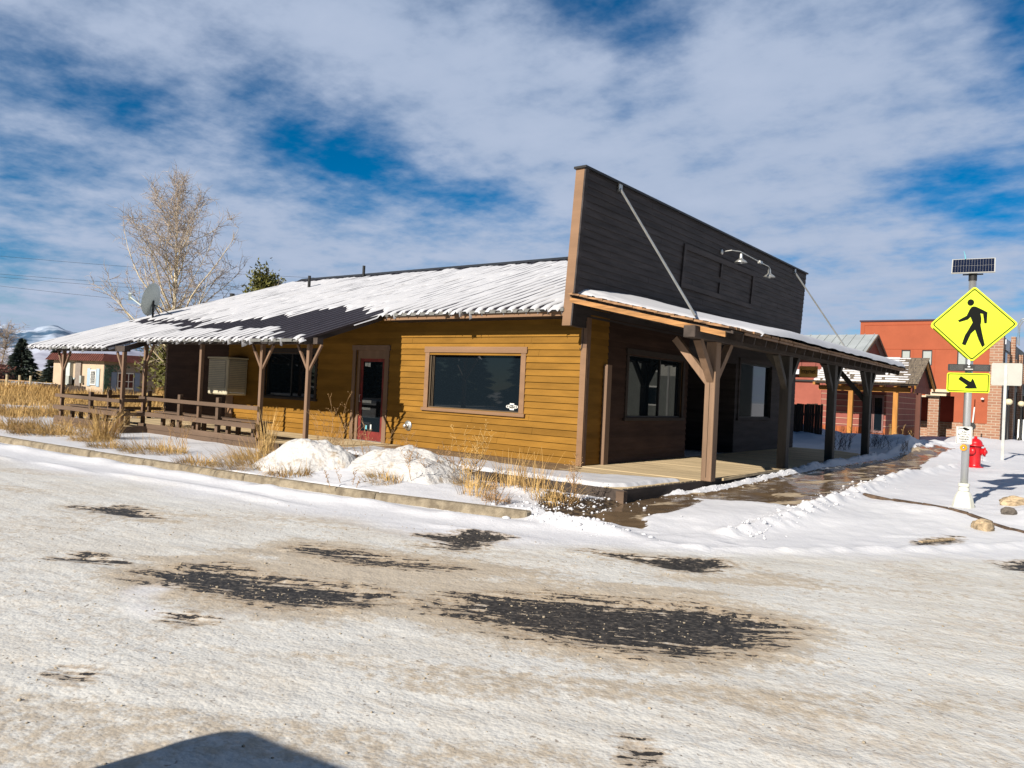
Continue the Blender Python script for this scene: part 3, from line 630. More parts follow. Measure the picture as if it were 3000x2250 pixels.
w2 = window(bld, (WIN2[0], 0, 0), (1, 0, 0), (0, -1, 0), WIN2[1]-WIN2[0], WIN2[2], WIN2[3], m_dktrim, trim=.09, mull=(1.14,))
w3 = window(bld, (0, FW1[0], 0), (0, 1, 0), (1, 0, 0), FW1[1]-FW1[0], FW1[2], FW1[3], m_dktrim, trim=.10, mull=(1.65,))
w4 = window(bld, (0, FW2[0], 0), (0, 1, 0), (1, 0, 0), FW2[1]-FW2[0], FW2[2], FW2[3], m_char, trim=.10, mull=())
# door with red bottom rail
dr = MB()
dr.box(DOOR[0]+.10, DOOR[1]-.10, .055, .10, .02, .25); dr.box(DOOR[0]+.10, DOOR[0]+.20, .055, .10, .25, 2.13); dr.box(DOOR[1]-.20, DOOR[1]-.10, .055, .10, .25, 2.13); dr.box(DOOR[0]+.20, DOOR[1]-.20, .055, .10, 2.05, 2.13)
do = dr.build('door', m_reddoor, bld)
g = MB(); g.box(DOOR[0]+.20, DOOR[1]-.20, .07, .085, .25, 2.05); g.build('pane', m_glass, do)
g = MB(); g.tube([(DOOR[0]+.15, .055, 1.0), (DOOR[0]+.15, .01, 1.0), (DOOR[0]+.15, .01, 1.18), (DOOR[0]+.15, .055, 1.18)], .01, 8); g.build('handle', m_galv, do)
b = MB(); b.box(DOOR[0]-.12, DOOR[0], -.048, -.002, 0, 2.34); b.box(DOOR[1], DOOR[1]+.12, -.048, -.002, 0, 2.34); b.box(DOOR[0]-.15, DOOR[1]+.15, -.056, -.002, 2.34, 2.47)
b.box(DOOR[0], DOOR[0]+.10, .02, .11, 0, 2.34); b.box(DOOR[1]-.10, DOOR[1], .02, .11, 0, 2.34); b.box(DOOR[0]+.1, DOOR[1]-.1, .02, .11, 2.13, 2.34); b.build('door_casing', m_tanz, bld)
b = MB(); b.box(DOOR[0], DOOR[1], -.06, .12, -.035, .018); b.build('threshold', m_galv, bld)
def sticker(parent, O, U, Nn, u0, u1, z0, z1, mat, name='sticker'):
    O = Vector(O); U = Vector(U); Nn = Vector(Nn); s = MB()
    P = [O+U*u0, O+U*u1, O+U*u1+Nn*.003, O+U*u0+Nn*.003]; Zu = Vector((0, 0, 1)); s.hexa([p+Zu*z0 for p in P]+[p+Zu*z1 for p in P]); return s.build(name, mat, parent)
m_paper = M('faded_paper', (.55, .58, .56), .7, .15, 12, bump=0); m_blue = M('pale_blue_sticker', (.15, .42, .50), .6, .05, 5, bump=0)
for (a, c, z0, z1, mm) in ((-6.80, -6.70, 1.93, 2.02, m_paper), (-6.68, -6.59, 1.92, 2.02, m_paper), (-6.84, -6.50, .98, 1.05, m_paper), (-6.84, -6.52, .80, .86, m_paper), (-6.68, -6.62, .30, .40, m_blue), (-6.50, -6.45, .29, .43, m_paper)):
    sticker(do, (0, .068, 0), (1, 0, 0), (0, -1, 0), a, c, z0, z1, mm)
# entrance door in the recess
dr = MB(); dr.box(-1.5, -1.44, 5.3, 5.42, 0, 2.2); dr.box(-1.5, -1.44, 6.3, 6.42, 0, 2.2); dr.box(-1.5, -1.44, 5.42, 6.3, 0, .25); dr.box(-1.5, -1.44, 5.42, 6.3, 2.08, 2.2)
do2 = dr.build('entrance_door', m_reddoor, bld); g = MB(); g.box(-1.49, -1.47, 5.42, 6.3, .25, 2.08); g.build('pane', m_glass, do2)
def arch(mb, c, r, y=None):
    pass
# ---------------- text helper
def text_mesh(txt, size, name, mat, parent, O, U, V, Nn, depth=.002, align='CENTER', sx=1.0, bold=0.0):
    cu_ = bpy.data.curves.new('t', 'FONT'); cu_.body = txt; cu_.size = size; cu_.align_x = align; cu_.align_y = 'CENTER'; cu_.offset = bold; cu_.resolution_u = 3
    o = bpy.data.objects.new('t', cu_); COL.objects.link(o); dg = bpy.context.evaluated_depsgraph_get(); me = bpy.data.meshes.new_from_object(o.evaluated_get(dg))
    bpy.data.objects.remove(o); O = Vector(O); U = Vector(U); V = Vector(V); Nn = Vector(Nn)
    for v in me.vertices: c = v.co.copy(); v.co = O+U*(c.x*sx)+V*c.y+Nn*depth
    me.name = name; return link(name, me, mat, parent)
# Wi-Fi window sticker
wf = MB(); cx_, cz_ = -1.90, 1.12
def disc(mb, cx, cy, cz, rx, rz, n=28, d=.004, nrm=(0, -1, 0)):
    mb.prism([(cx+rx*math.cos(2*math.pi*k/n), cy, cz+rz*math.sin(2*math.pi*k/n)) for k in range(n)], Vector(nrm)*d)
disc(wf, cx_, .060, cz_, .105, .052); wf.box(cx_-.06, cx_+.06, .0565, .060, cz_-.075, cz_+.075)
for s_ in (-1, 1):
    for k_ in range(3): disc(wf, cx_+s_*(.10+.022*k_), .0605, cz_, .020, .040-.006*k_, 14, .003)
wfo = wf.build('sticker', m_white, w1); disc2 = MB(); disc(disc2, cx_, .0563, cz_, .088, .038, 28, .0012); disc2.build('sticker_panel', m_blk, wfo)
text_mesh('Wi-Fi', .062, 'lettering', m_white, wfo, (cx_, .0548, cz_), (1, 0, 0), (0, 0, 1), (0, -1, 0), .0, bold=.001)
# ---------------- front deck
dk = MB(); dkd = MB(); yb = -2.60; i = 0
while yb < 13.4:
    xe = 2.47+.06*(yb+2.5); x0 = .03 if yb > -.10 else -5.2
    if yb > -.10 and yb < 0.02: x0 = .03
    yl = yb+.138
    if yb < -.1: dkd.box(x0, .22+random.uniform(-.25, .25)+.9*max(0, -1.0-yb), yb, min(yl, -.02), -.038, random.uniform(.0005, .002)) if yb > -1.75 else None
    if not (yb < -.1 and yl > -.02): dk.box(x0, min(xe, 2.86)+random.uniform(-.006, .006), yb, min(yl, -.02) if yb < -.1 else yl, -.04, random.uniform(-.003, .0))
    yb += .144
dko = dk.build('deck', m_deck, bld); dkd.build('damp_boards', m_deckdk, dko)
b = MB(); b.box(-5.2, 2.44, -2.66, -2.605, -.22, -.012); b.hexa([(2.44, -2.66, -.25), (2.52, -2.66, -.25), (2.84, 4.2, -.25), (2.78, 4.2, -.25), (2.44, -2.66, -.01), (2.52, -2.66, -.01), (2.90, 4.2, -.03), (2.84, 4.2, -.03)]); b.box(2.80, 2.88, 4.2, 13.4, -.2, -.02)
b.build('deck_fascia', m_timber, bld)
b = MB(); b.box(2.42, 2.56, -2.74, -2.62, -.28, -.03); b.build('deck_corner_post', m_rail, bld)
# bent plank along the deck lip between first two posts
b = MB(); pts = [(2.86, .45, .005), (2.93, 1.3, .03), (2.97, 2.2, .045), (2.97, 3.1, .04), (2.92, 3.9, .02)]
for p, q in zip(pts[:-1], pts[1:]): b.bar(p, q, .035, .05)
b.build('lip_board', m_deck, bld)
# left porch platform
b = MB()
yy = -2.60
while yy < -.03: b.box(-16.7, -5.22, yy, min(yy+.138, -.022), -.04, random.uniform(-.003, 0)); yy += .144
yy = -3.34
while yy < -2.61: b.box(-16.7, -12.6, yy, min(yy+.138, -2.61), -.045, -.004+random.uniform(-.003, 0)); yy += .144
b.build('porch_floor', m_deck, bld)
b = MB(); b.box(-12.58, -5.25, -2.68, -2.62, -.26, .002); b.box(-16.8, -12.55, -3.42, -3.36, -.24, -.004); b.box(-12.6, -12.54, -3.36, -2.62, -.26, .0); b.build('porch_fascia', m_rail, bld)
# snow lying on the deck edge
tag(slab('deck_snow', [(-4.8,-1.3),(-3.4,-1.5),(-1.6,-1.42),(0.33,-1.66),(0.97,-1.48),(1.79,-1.12),(2.50,-0.62),(2.36,-2.30),(2.2,-2.58),(-4.8,-2.62)], lambda a, c: a*0-.002, .06, .035, m_snowr, None, .07, .3, 11), kind='stuff', label='smooth snow strip left on the deck boards beside the ochre wall')
# ---------------- posts
def vbrace(mb, x, y, z0, z1, dx, w=.085, along='x'):
    a = (x, y, z0)
    bb = (x+dx, y, z1) if along == 'x' else (x, y+dx, z1)
    mb.bar(a, bb, w, w, (0, 1, 0) if along == 'x' else (1, 0, 0))
def porch_post(x, y, ztop, lab, braces=(1, -1)):
    p = MB(); p.box(x-.047, x+.047, y-.047, y+.047, -.02, ztop); po = p.build('porch_post', m_tanz, bld, bevel=.006)
    for s_ in braces:
        q = MB(); vbrace(q, x, y, ztop-.62, ztop-.02, s_*.42, .055); q.build('brace', m_tanz, po, bevel=.004)
    return po
for x, br in ((-5.66, (1, -1)), (-7.43, (1, -1)), (-10.10, ()), (-13.02, (1,))): porch_post(x, -2.58, 2.30, '', br)
for x, br in ((-12.70, (-1,)), (-16.50, (1, -1))): porch_post(x, -3.33, 2.04, '', br)
b = MB(); b.box(-13.1, -5.30, -2.66, -2.50, 2.30, 2.44); b.build('porch_beam', m_timber, bld)
b = MB(); b.box(-16.9, -12.55, -3.41, -3.25, 2.04, 2.19); b.build('porch_beam', m_timber, bld)
b = MB(); b.bar((-12.66, -3.33, 2.12), (-12.9, -2.6, 2.36), .08, .14); b.build('porch_beam', m_timber, bld)
# rafters
for x in np.arange(-17.9, -5.3, .61):
    y0 = -2.80 if x > -13.1 else -3.50
    b = MB(); b.bar((x, y0, roofz(0, y0)-.11), (x, -.02, roofz(0, -.02)-.11), .045, .10); b.build('rafter', m_timber, bld)
b = MB(); b.bar((-5.50, -2.84, roofz(0, -2.84)-.10), (-5.50, -.62, roofz(0, -.62)-.10), .05, .13); b.build('rake_board', m_timber, bld)
# ---------------- railings and benches of the porch
def railing(x0, x1, y, zt, newels):
    for (za, zb, pr) in ((zt-.10, zt, .0), (.28, .40, .05), (-.06, .08, .0)):
        b = MB(); b.box(x0, x1, y-.03-pr, y+.01, za, zb); b.build('rail', m_rail, bld, bevel=.005)
    for xn in newels:
        b = MB(); b.box(xn-.06, xn+.06, y+.012, y+.11, .0, zt+.13); b.build('rail_post', m_rail, bld, bevel=.006)
railing(-13.08, -7.36, -2.67, .82, (-11.0, -9.16))
railing(-16.72, -12.62, -3.42, .74, (-14.5,))
b = MB(); b.box(-12.66, -12.60, -3.38, -2.70, .66, .76); b.build('rail', m_rail, bld)
b = MB(); b.box(-12.66, -12.60, -3.38, -2.70, .28, .38); b.build('rail', m_rail, bld)
b = MB(); b.box(-16.7, -16.64, -3.3, -.1, .64, .74); b.build('rail', m_rail, bld); b = MB(); b.box(-16.7, -16.64, -3.3, -.1, .26, .36); b.build('rail', m_rail, bld)
for yn in (-1.9, -.6):
    b = MB(); b.box(-16.63, -16.53, yn-.05, yn+.05, 0, .9); b.build('rail_post', m_rail, bld)
def bench(x0, x1, y0, y1, lab, legs):
    t = thing('bench', lab, 'bench', ((x0+x1)/2, (y0+y1)/2, 0), 'plank benches along the porch railing')
    b = MB(); w = (y1-y0)/2
    for k in range(2): b.box(x0, x1, y0+k*w+.006, y0+(k+1)*w-.006, .40, .44)
    b.build('seat', m_rail, t, bevel=.004)
    for lx in legs:
        for ly in ((y0+.07), (y1-.07)):
            b = MB(); b.box(lx-.05, lx+.05, ly-.045, ly+.045, 0, .399); b.build('leg', m_rail, t)
bench(-12.5, -7.52, -2.54, -2.12, 'long brown plank bench behind the near straight railing', (-12.1, -10.5, -8.9, -7.8))
bench(-16.4, -12.82, -3.29, -2.90, 'brown plank bench behind the far end porch railing', (-16.0, -14.4, -13.1))
# ---------------- roof
rb = MB()
def roofslab(mb, x0, x1, y0, y1, t0, t1):
    a, c = roofz(0, y0), roofz(0, y1)
    mb.hexa([(x0, y0, a-t1), (x1, y0, a-t1), (x1, y1, c-t1), (x0, y1, c-t1), (x0, y0, a-t0), (x1, y0, a-t0), (x1, y1, c-t0), (x0, y1, c-t0)])
XR = -18.5
roofslab(rb, XR, -.16, -.62, 6.65, .0, .055); roofslab(rb, XR, -5.45, -2.90, -.621, .0, .055); roofslab(rb, XR, -13.1, -3.62, -2.901, .0, .055)
zr = roofz(0, 6.65); rb.hexa([(XR, 6.651, zr-.055), (-.16, 6.651, zr-.055), (-.16, 13.9, zr-2.5), (XR, 13.9, zr-2.5), (XR, 6.651, zr), (-.16, 6.651, zr), (-.16, 13.9, zr-2.44), (XR, 13.9, zr-2.44)])
for x in np.arange(XR+.02, -.2, .30):
    y0 = -.63 if x > -5.45 else (-2.91 if x > -13.1 else -3.63)
    a, c = roofz(0, y0), roofz(0, 6.62); w_, h_ = .026, .036
    rb.add([(x-w_, y0, a-.001), (x+w_, y0, a-.001), (x+w_*.4, y0, a+h_), (x-w_*.4, y0, a+h_), (x-w_, 6.62, c-.001), (x+w_, 6.62, c-.001), (x+w_*.4, 6.62, c+h_), (x-w_*.4, 6.62, c+h_)], [(0, 1, 2, 3), (3, 2, 6, 7), (0, 3, 7, 4), (1, 5, 6, 2)])
roof = rb.build('roof', m_metal, bld)
b = MB(); b.hexa([(XR, 6.40, zr-.05), (-.16, 6.40, zr-.05), (-.16, 6.90, zr-.05), (XR, 6.90, zr-.05), (XR, 6.62, zr+.07), (-.16, 6.62, zr+.07), (-.16, 6.68, zr+.07), (XR, 6.68, zr+.07)]); b.build('ridge_cap', m_black, roof)
b = MB()
for (x0, x1, y) in ((-5.4, -.16, -.635), (-13.05, -5.46, -2.915), (XR, -13.12, -3.635)): b.box(x0, x1, y-.02, y-.001, roofz(0, y)-.075, roofz(0, y)-.006)
b.build('drip_edge', M('grey_drip_edge', (.16, .16, .15), .5, bump=0), roof)
b = MB(); b.box(-5.44, -.16, -.60, -.572, 3.03, 3.13); b.build('fascia', m_tan, bld)
b = MB(); b.box(-5.44, -.16, -.572, -.04, 3.03, 3.05); b.build('soffit', m_soffit, bld)
for (x, y, h) in ((-14.98, 4.35, .46), (-14.3, 6.35, .42), (-18.3, 3.3, .16)):
    b = MB(); b.tube([(x, y, roofz(0, y)-.03), (x, y, roofz(0, y)+h)], .055 if h > .2 else .09, 12); b.build('vent_pipe', m_black, roof)
# ---------------- snow on the metal roof, in strips between the ribs
BAND = [(-18.17,-0.39),(-17.92,-0.12),(-12.58,-1.0),(-12.08,-1.6),(-13.11,-1.50),(-14.86,-1.06),(-16.77,-0.73)]
BARE = [(-12.6,-1.62),(-10.96,-1.15),(-10.49,-0.75),(-9.11,-0.60),(-9.0,-0.1),(-8.40,0.2),(-6.43,-0.27),(-5.5,-0.60),(-5.4,-2.9),(-6.6,-2.9),(-7.41,-2.1),(-9.50,-2.0),(-11.67,-2.0)]
gx = np.array([XR+.02+.30*i_+o_ for i_ in range(0, 62) for o_ in (0, .016, .036, .06, .10, .15, .20, .24, .264, .282)]); gx = gx[gx < -.17]; gy = np.arange(-3.75, 6.45, .06); A, B_ = np.meshgrid(gx, gy)
ph = ((A-(XR+.02))/.30) % 1.0; sid = np.floor((A-(XR+.02))/.30)
jit = hash2(sid, sid*0, 5)-.5; jit2 = hash2(sid, sid*0, 9)-.5
By = B_+jit*.55
bare = np.maximum(sdpoly(A, By, BARE), sdpoly(A, By, BAND))
y_e = np.where(A > -5.45, -.63, np.where(A > -13.1, -2.91, -3.63))
din = B_-y_e+.10+jit2*.14           # distance up from the eave, snow creeps over it
pres = np.minimum(-bare, din)
# long narrow melt slits beside ribs
sl = vnoise(sid*7.7+.5, B_*1.05, 44)+.5*vnoise(sid*3.1+.5, B_*3.1, 45); slit = ss(.20, .34, sl)*ss(.0, .12, np.minimum(ph, 1-ph)*-1+.22)
topbare = ss(6.0, 6.35, B_+.35*jit)*1.0
prof = np.clip(1-np.abs(2*ph-1)**4, 0, 1); cover = 1
near_e = ss(1.3, .2, B_-y_e)*ss(0, .3, 1-prof+0.0)
h = (.024+.024*prof)*np.clip(1+.5*fbm(A*3, B_*1.2, 3, 33), .4, 2)
h = h*np.sqrt(np.clip(pres/.10, 0, 1))-.05*ss(.02, -.08, pres)
eav = ss(1.1, .15, B_-y_e)
gr = ss(.16+.12*eav, .05+.10*eav, np.minimum(ph, 1-ph))
gn = vnoise(np.round((A-XR)/.30)*5.3, B_*.9, 71)+.6*vnoise(np.round((A-XR)/.30)*2.7, B_*3.3, 72)+.35*fbm(A*.3, B_*.5, 3, 73)
open_ = ss(-.25, .12, gn+.40*ss(2.4, .2, B_-y_e)-.02)
h = h-.075*slit*(1-prof*.25)-.09*near_e*(ph > .86)-.1*topbare-gr*open_*.06+(1-open_)*.034*ss(.25, .05, np.minimum(ph, 1-ph))
drop = ss(.10, -.02, B_-y_e)
h = h-drop*.02
zz_ = roofz(A, B_)+h
kp = ((h[:-1, :-1] > -.02) | (h[1:, 1:] > -.02)) & (din[:-1, :-1] > -.02)
tag(gridmesh('roof_snow', A, B_, zz_, m_snowr, None, kp), kind='stuff', label='wind-thinned snow lying in strips between the ribs of the dark metal roof')
# ---------------- false front, leaning slightly forward
FY0, FY1, FZ0, FZ1 = -.62, 13.55, 2.83, 5.95
def ffx(z): return .17*(z-FZ0)/(FZ1-FZ0)
ff = MB(); P = []
for z in (FZ0, FZ1):
    P += [(ffx(z)-.15, FY0+.03, z), (ffx(z)-.012, FY0+.03, z), (ffx(z)-.012, FY1, z), (ffx(z)-.15, FY1, z)]
ff.hexa(P); U = Vector((0, 1, 0)); rr = random.Random(12); z = FZ0
while z < FZ1-.02:
    zt = min(z+RH, FZ1); p = FY0+.10; c = p+rr.uniform(1, 5); sg = []
    while c < FY1-.6: sg.append((p, c-.005)); p = c; c += rr.uniform(2.5, 5)
    sg.append((p, FY1))
    for (p, q) in sg:
        o_ = .012+rr.uniform(-.002, .002)
        ff.add([(ffx(z)-.012, p, z), (ffx(z)-.012, q, z), (ffx(z)+o_, q, z-.003), (ffx(z)+o_, p, z-.003), (ffx(zt)-.012, p, zt), (ffx(zt)-.012, q, zt), (ffx(zt)-.004, q, zt), (ffx(zt)-.004, p, zt)], [(3, 2, 6, 7), (0, 1, 2, 3), (0, 3, 7, 4), (1, 5, 6, 2)])
    z = zt
ffo = ff.build('false_front', m_char, bld)
b = MB(); P = []
for z in (FZ0-.0, FZ1): P += [(ffx(z)-.20, FY0-.01, z), (ffx(z)+.0, FY0-.01, z), (ffx(z)+.0, FY0+.029, z), (ffx(z)-.20, FY0+.029, z)]
b.hexa(P); b.build('edge_trim', m_tan, ffo)
b = MB(); P = []
for z in (FZ0-.0, FZ1): P += [(ffx(z)+.001, FY0-.01, z), (ffx(z)+.035, FY0-.01, z), (ffx(z)+.035, FY0+.10, z), (ffx(z)+.001, FY0+.10, z)]
b.hexa(P); b.build('edge_trim', m_char, ffo)
b = MB(); b.box(ffx(FZ1)-.23, ffx(FZ1)+.06, FY0-.05, FY1+.04, FZ1, FZ1+.045); b.build('cap_flashing', m_black, ffo)
b = MB()
def onff(mb, y0, y1, z0, z1, t0=.014, t1=.05):
    mb.hexa([(ffx(z0)+t0, y0, z0), (ffx(z0)+t1, y0, z0), (ffx(z0)+t1, y1, z0), (ffx(z0)+t0, y1, z0), (ffx(z1)+t0, y0, z1), (ffx(z1)+t1, y0, z1), (ffx(z1)+t1, y1, z1), (ffx(z1)+t0, y1, z1)])
onff(b, 4.0, 8.75, 5.16, 5.29); onff(b, 4.0, 8.75, 4.22, 4.35); onff(b, 4.0, 4.12, 4.35, 5.16); onff(b, 8.63, 8.75, 4.35, 5.16); onff(b, 6.30, 6.40, 4.35, 4.65); onff(b, 6.30, 6.40, 4.80, 5.16)
b.build('sign_frame', m_char, ffo)
b = MB()
b.bar((ffx(5.85)+.02, .73, 5.88), (2.3, .15, 3.05), .035, .035); b.box(ffx(5.88)+.01, ffx(5.88)+.05, .66, .80, 5.8, 5.96); b.build('brace_rod', m_galv, ffo)
b = MB(); b.bar((ffx(5.85)+.02, 12.26, 5.85), (2.3, 11.3, 3.02), .035, .035); b.box(ffx(5.88)+.01, ffx(5.88)+.05, 12.2, 12.32, 5.77, 5.93); b.build('brace_rod', m_galv, ffo)
# barn lamps on their conduit
lm = thing('barn_light', 'pair of galvanised barn lights on one bent conduit high on the charcoal false front', 'wall light', (ffx(5.4)+.02, 6.28, 5.45))
x0 = ffx(5.45)+.01
b = MB(); b.lathe((x0, 6.28, 5.47), [(.07, 0), (.07, .03), (.03, .05)], 14, (1, 0, 0)); b.tube([(x0, 6.28, 5.47), (x0+.28, 6.30, 5.50), (x0+.42, 6.55, 5.50), (x0+.50, 7.6, 5.42), (x0+.50, 8.5, 5.40), (x0+.50, 8.62, 5.36)], .014, 8)
b.box(x0+.465, x0+.535, 7.75, 7.95, 5.375, 5.445); b.build('conduit', m_galv, lm)
for (px_, py_, pz_) in ((x0+.42, 6.62, 5.47), (x0+.50, 8.6, 5.36)):
    b = MB(); b.lathe((px_, py_, pz_-.26), [(.165, 0), (.17, .01), (.13, .05), (.06, .10), (.045, .13), (.045, .20), (.03, .24), (.02, .27)], 20); b.build('lamp_shade', m_galv, lm, True)
    b = MB(); b.lathe((px_, py_, pz_-.28), [(.02, 0), (.045, .02), (.05, .06), (.03, .10)], 12); b.build('bulb', m_white, lm, True)
# ---------------- timber canopy
CY0, CY1, CX1 = -.78, 13.6, 3.32
def cz(x): return 3.40-.218*x
b = MB(); b.hexa([(.03, CY0+.05, cz(.03)+.0), (CX1, CY0+.05, cz(CX1)), (CX1, CY1, cz(CX1)), (.03, CY1, cz(.03)), (.03, CY0+.05, cz(.03)+.03), (CX1, CY0+.05, cz(CX1)+.03), (CX1, CY1, cz(CX1)+.03), (.03, CY1, cz(.03)+.03)])
can = b.build('canopy_roof', m_soffit, bld)
# shakes, row by row, ragged at the near rake
b = MB(); rr = random.Random(4)
xc = CX1+.05
while xc > .12:
    for yk in list(np.arange(CY0-.02, 2.0, .16))+list(np.arange(2.0, CY1, .5)):
        wd = .155 if yk < 2 else .495
        x_lo = xc+rr.uniform(-.02, .02); x_hi = max(xc-.42, .04); th = rr.uniform(.020, .036); ov = rr.uniform(-.03, .02) if yk < CY0+.1 else 0
        za = cz(x_lo)+.060; zb = cz(x_hi)+.036
        b.hexa([(x_hi, yk+ov, zb-.004), (x_lo, yk+ov, za-.012), (x_lo, yk+wd, za-.012), (x_hi, yk+wd, zb-.004), (x_hi, yk+ov, zb+.01), (x_lo, yk+ov, za+th), (x_lo, yk+wd, za+th), (x_hi, yk+wd, zb+.01)])
    xc -= .17
b.build('shakes', m_shake, can)
b = MB()
for k, xa in enumerate(np.arange(.06, 3.1, .42)):
    zt = cz(xa); b.hexa([(xa, CY0+.06, zt-.03), (xa+.40, CY0+.06, cz(xa+.4)-.03), (xa+.40, CY0+.10, cz(xa+.4)-.03), (xa, CY0+.10, zt-.03), (xa, CY0+.06, zt+.02), (xa+.40, CY0+.06, cz(xa+.4)+.02), (xa+.40, CY0+.10, cz(xa+.4)+.02), (xa, CY0+.10, zt+.02)])
b.build('sheathing_edge', m_timber, can)
b = MB(); b.hexa([(.05, CY0+.02, cz(.05)-.115), (3.28, CY0+.02, cz(3.28)-.115), (3.28, CY0+.058, cz(3.28)-.115), (.05, CY0+.058, cz(.05)-.115), (.05, CY0+.02, cz(.05)-.02), (3.28, CY0+.02, cz(3.28)-.02), (3.28, CY0+.058, cz(3.28)-.02), (.05, CY0+.058, cz(.05)-.02)])
b.build('rake_board', m_orange, can)
m_block = M('grey_blocking', (.15, .115, .085), .9, .35, 6, GY, .4, 20)
for k, yk in enumerate(np.arange(.1, 13.6, .6)):
    b = MB(); b.bar((.03, yk, cz(.03)-.075), (3.26, yk, cz(3.26)-.075), .05, .145); b.build('rafter', m_timber, can)
    if k % 3 != 1:
        b = MB(); b.box(3.02, 3.06, yk+.03, yk+.57, cz(3.05)-.13, cz(3.05)-.01); b.build('blocking', m_block, can)
b = MB()
for k, yk in enumerate(np.arange(.0, 13.3, .9)):
    b.box(CX1-.01, CX1+.02, yk, yk+.86, cz(CX1)-.008, cz(CX1)+.035)
b.build('eave_batten', m_orange if False else m_tan, can)
m_x = 0
b = MB(); b.box(2.60, 2.82, -.97, 13.5, 2.55, 2.76); b.build('canopy_beam', m_timber, bld, bevel=.01)
m_tpost = M('canopy_post_paint', (.23, .145, .09), .75, .2, 4, GZ, .4, 22); m_tpd = M('shaded_canopy_post', (.075, .068, .06), .8, .3, 4, GZ, .4, 22)  # m_tpd: weathered grey posts with the canopy's shade put into the colour
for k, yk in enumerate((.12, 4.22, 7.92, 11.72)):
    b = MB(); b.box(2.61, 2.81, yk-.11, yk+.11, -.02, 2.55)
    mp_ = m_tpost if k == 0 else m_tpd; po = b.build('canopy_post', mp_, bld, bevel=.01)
    if k == 0:
        b = MB(); b.box(2.705, 2.712, yk-.114, yk-.108, .05, 1.8); b.build('crack', m_blk, po)
    for s_ in (-1, 1):
        b = MB(); b.bar((2.71, yk+s_*.05, 1.82), (2.71, yk+s_*.72, 2.56), .12 if k else .13, .12); b.build('brace', mp_, po)
    b = MB(); lx = (.75, .40, .25, .85)[k]; b.bar((2.66, yk+.02, 2.60-lx*1.1), (2.68-lx, yk+.02, 2.62), .13, .13); b.build('brace', mp_, po)
b = MB(); b.box(.03, .13, .68, .86, 0, 2.12); b.build('trim_post', m_tanz, bld)
b = MB(); b.tube([(-.06, -.05, 2.90), (-.05, -.055, 2.6), (-.07, -.06, 2.42), (-.10, -.07, 2.36), (-.12, -.06, 2.42)], .007, 6); b.build('cable', m_black, bld)
# snow on the canopy
gx = np.arange(.03, CX1+.10, .05); gy = np.arange(-.75, CY1+.06, .06); A, B_ = np.meshgrid(gx, gy)
dl = B_-(-.48+.36*A)+.10*fbm(A*5, B_*5, 3, 61); de = CX1+.07-A+.012*fbm(A*3, B_*2, 2, 63); dr_ = CY1-B_
pp = np.minimum(np.minimum(dl*.45, de), dr_)
th = (.07+.13*ss(0, 2.2, dl)+.05*ss(1.2, .1, A))*np.sqrt(np.clip(pp/.14, 0, 1))*(1+.12*fbm(A*1.2, B_*.7, 2, 66))
z = cz(A)+.090+th-.06*ss(.02, -.05, pp); kp = (pp[:-1, :-1] > -.03)
# close the slab's outer edge with a skirt
tag(gridmesh('canopy_snow', A, B_, z, m_snowr, None, kp), kind='stuff', label='thick smooth snow lying on the timber canopy in front of the charcoal false front')
# ---------------- things fixed to or hanging from the building
ac = thing('evaporative_cooler', 'cream louvred evaporative cooler box fixed to the wall under the porch', 'air cooler', (-12.4, -.35, .95))
b = MB(); b.box(-12.95, -11.93, -.70, -.02, .95, 2.02); body = b.build('housing', m_beige, ac, bevel=.03)
b = MB(); b.box(-12.98, -11.90, -.73, -.02, 2.02, 2.07); b.build('lid', m_beige, ac, bevel=.01)
for k in range(15):
    z = 1.17+k*.053
    b = MB(); b.box(-12.88, -12.02, -.722, -.698, z, z+.030); b.build('louvre', m_grille if k > 20 else m_beige, ac)
    b = MB(); b.box(-11.935, -11.912, -.62, -.10, z, z+.030); b.build('louvre', m_beige, ac)
b = MB(); b.box(-12.90, -12.0, -.708, -.699, 1.15, 1.97); b.box(-11.932, -11.922, -.64, -.08, 1.15, 1.97); b.build('filter_pad', m_grille, ac)
b = MB(); b.tube([(-11.9, -.6, 1.05), (-11.86, -.62, 1.03), (-11.4, -.45, 1.03)], .01, 6); b.build('drain_pipe', m_white, ac)
fh = thing('wall_vent', 'round steel exhaust vent low on the ochre wall by the red door', 'vent', (-5.06, -.02, .5))
b = MB(); b.lathe((-5.02, -.024, .50), [(.125, 0), (.125, .012), (.05, .02)], 24, (0, -1, 0)); b.build('plate', m_galv, fh, True)
b = MB(); b.lathe((-5.04, -.04, .49), [(.055, 0), (.05, .10), (.03, .12)], 16, (0, -1, 0)); b.build('nozzle', m_alu, fh, True)
dsh = thing('satellite_dish', 'grey satellite dish on a roof mast above the far end of the snowy porch roof', 'satellite dish', (-17.4, -.2, 3.34))
b = MB(); q = Vector((0, 0, 1)).rotation_difference(Vector((-.82, -.50, .30)).normalized()); vs = []; fs = []; nR, nA = 8, 32; dc = Vector((-17.45, -.2, 3.98))
for i_ in range(nR+1):
    r_ = i_/nR
    for k_ in range(nA):
        a_ = 2*math.pi*k_/nA; vs.append(dc+q @ Vector((.60*r_*math.cos(a_), .50*r_*math.sin(a_), .10*r_*r_)))
for i_ in range(nR):
    for k_ in range(nA): fs.append((i_*nA+k_, i_*nA+(k_+1) % nA, (i_+1)*nA+(k_+1) % nA, (i_+1)*nA+k_))
b.add(vs, fs); m_dish = M('grey_dish_paint', (.46, .50, .46), .5, .06, 3, bump=0); b.build('reflector', m_dish, dsh, True)
ldir = q @ Vector((0, 0, 1))
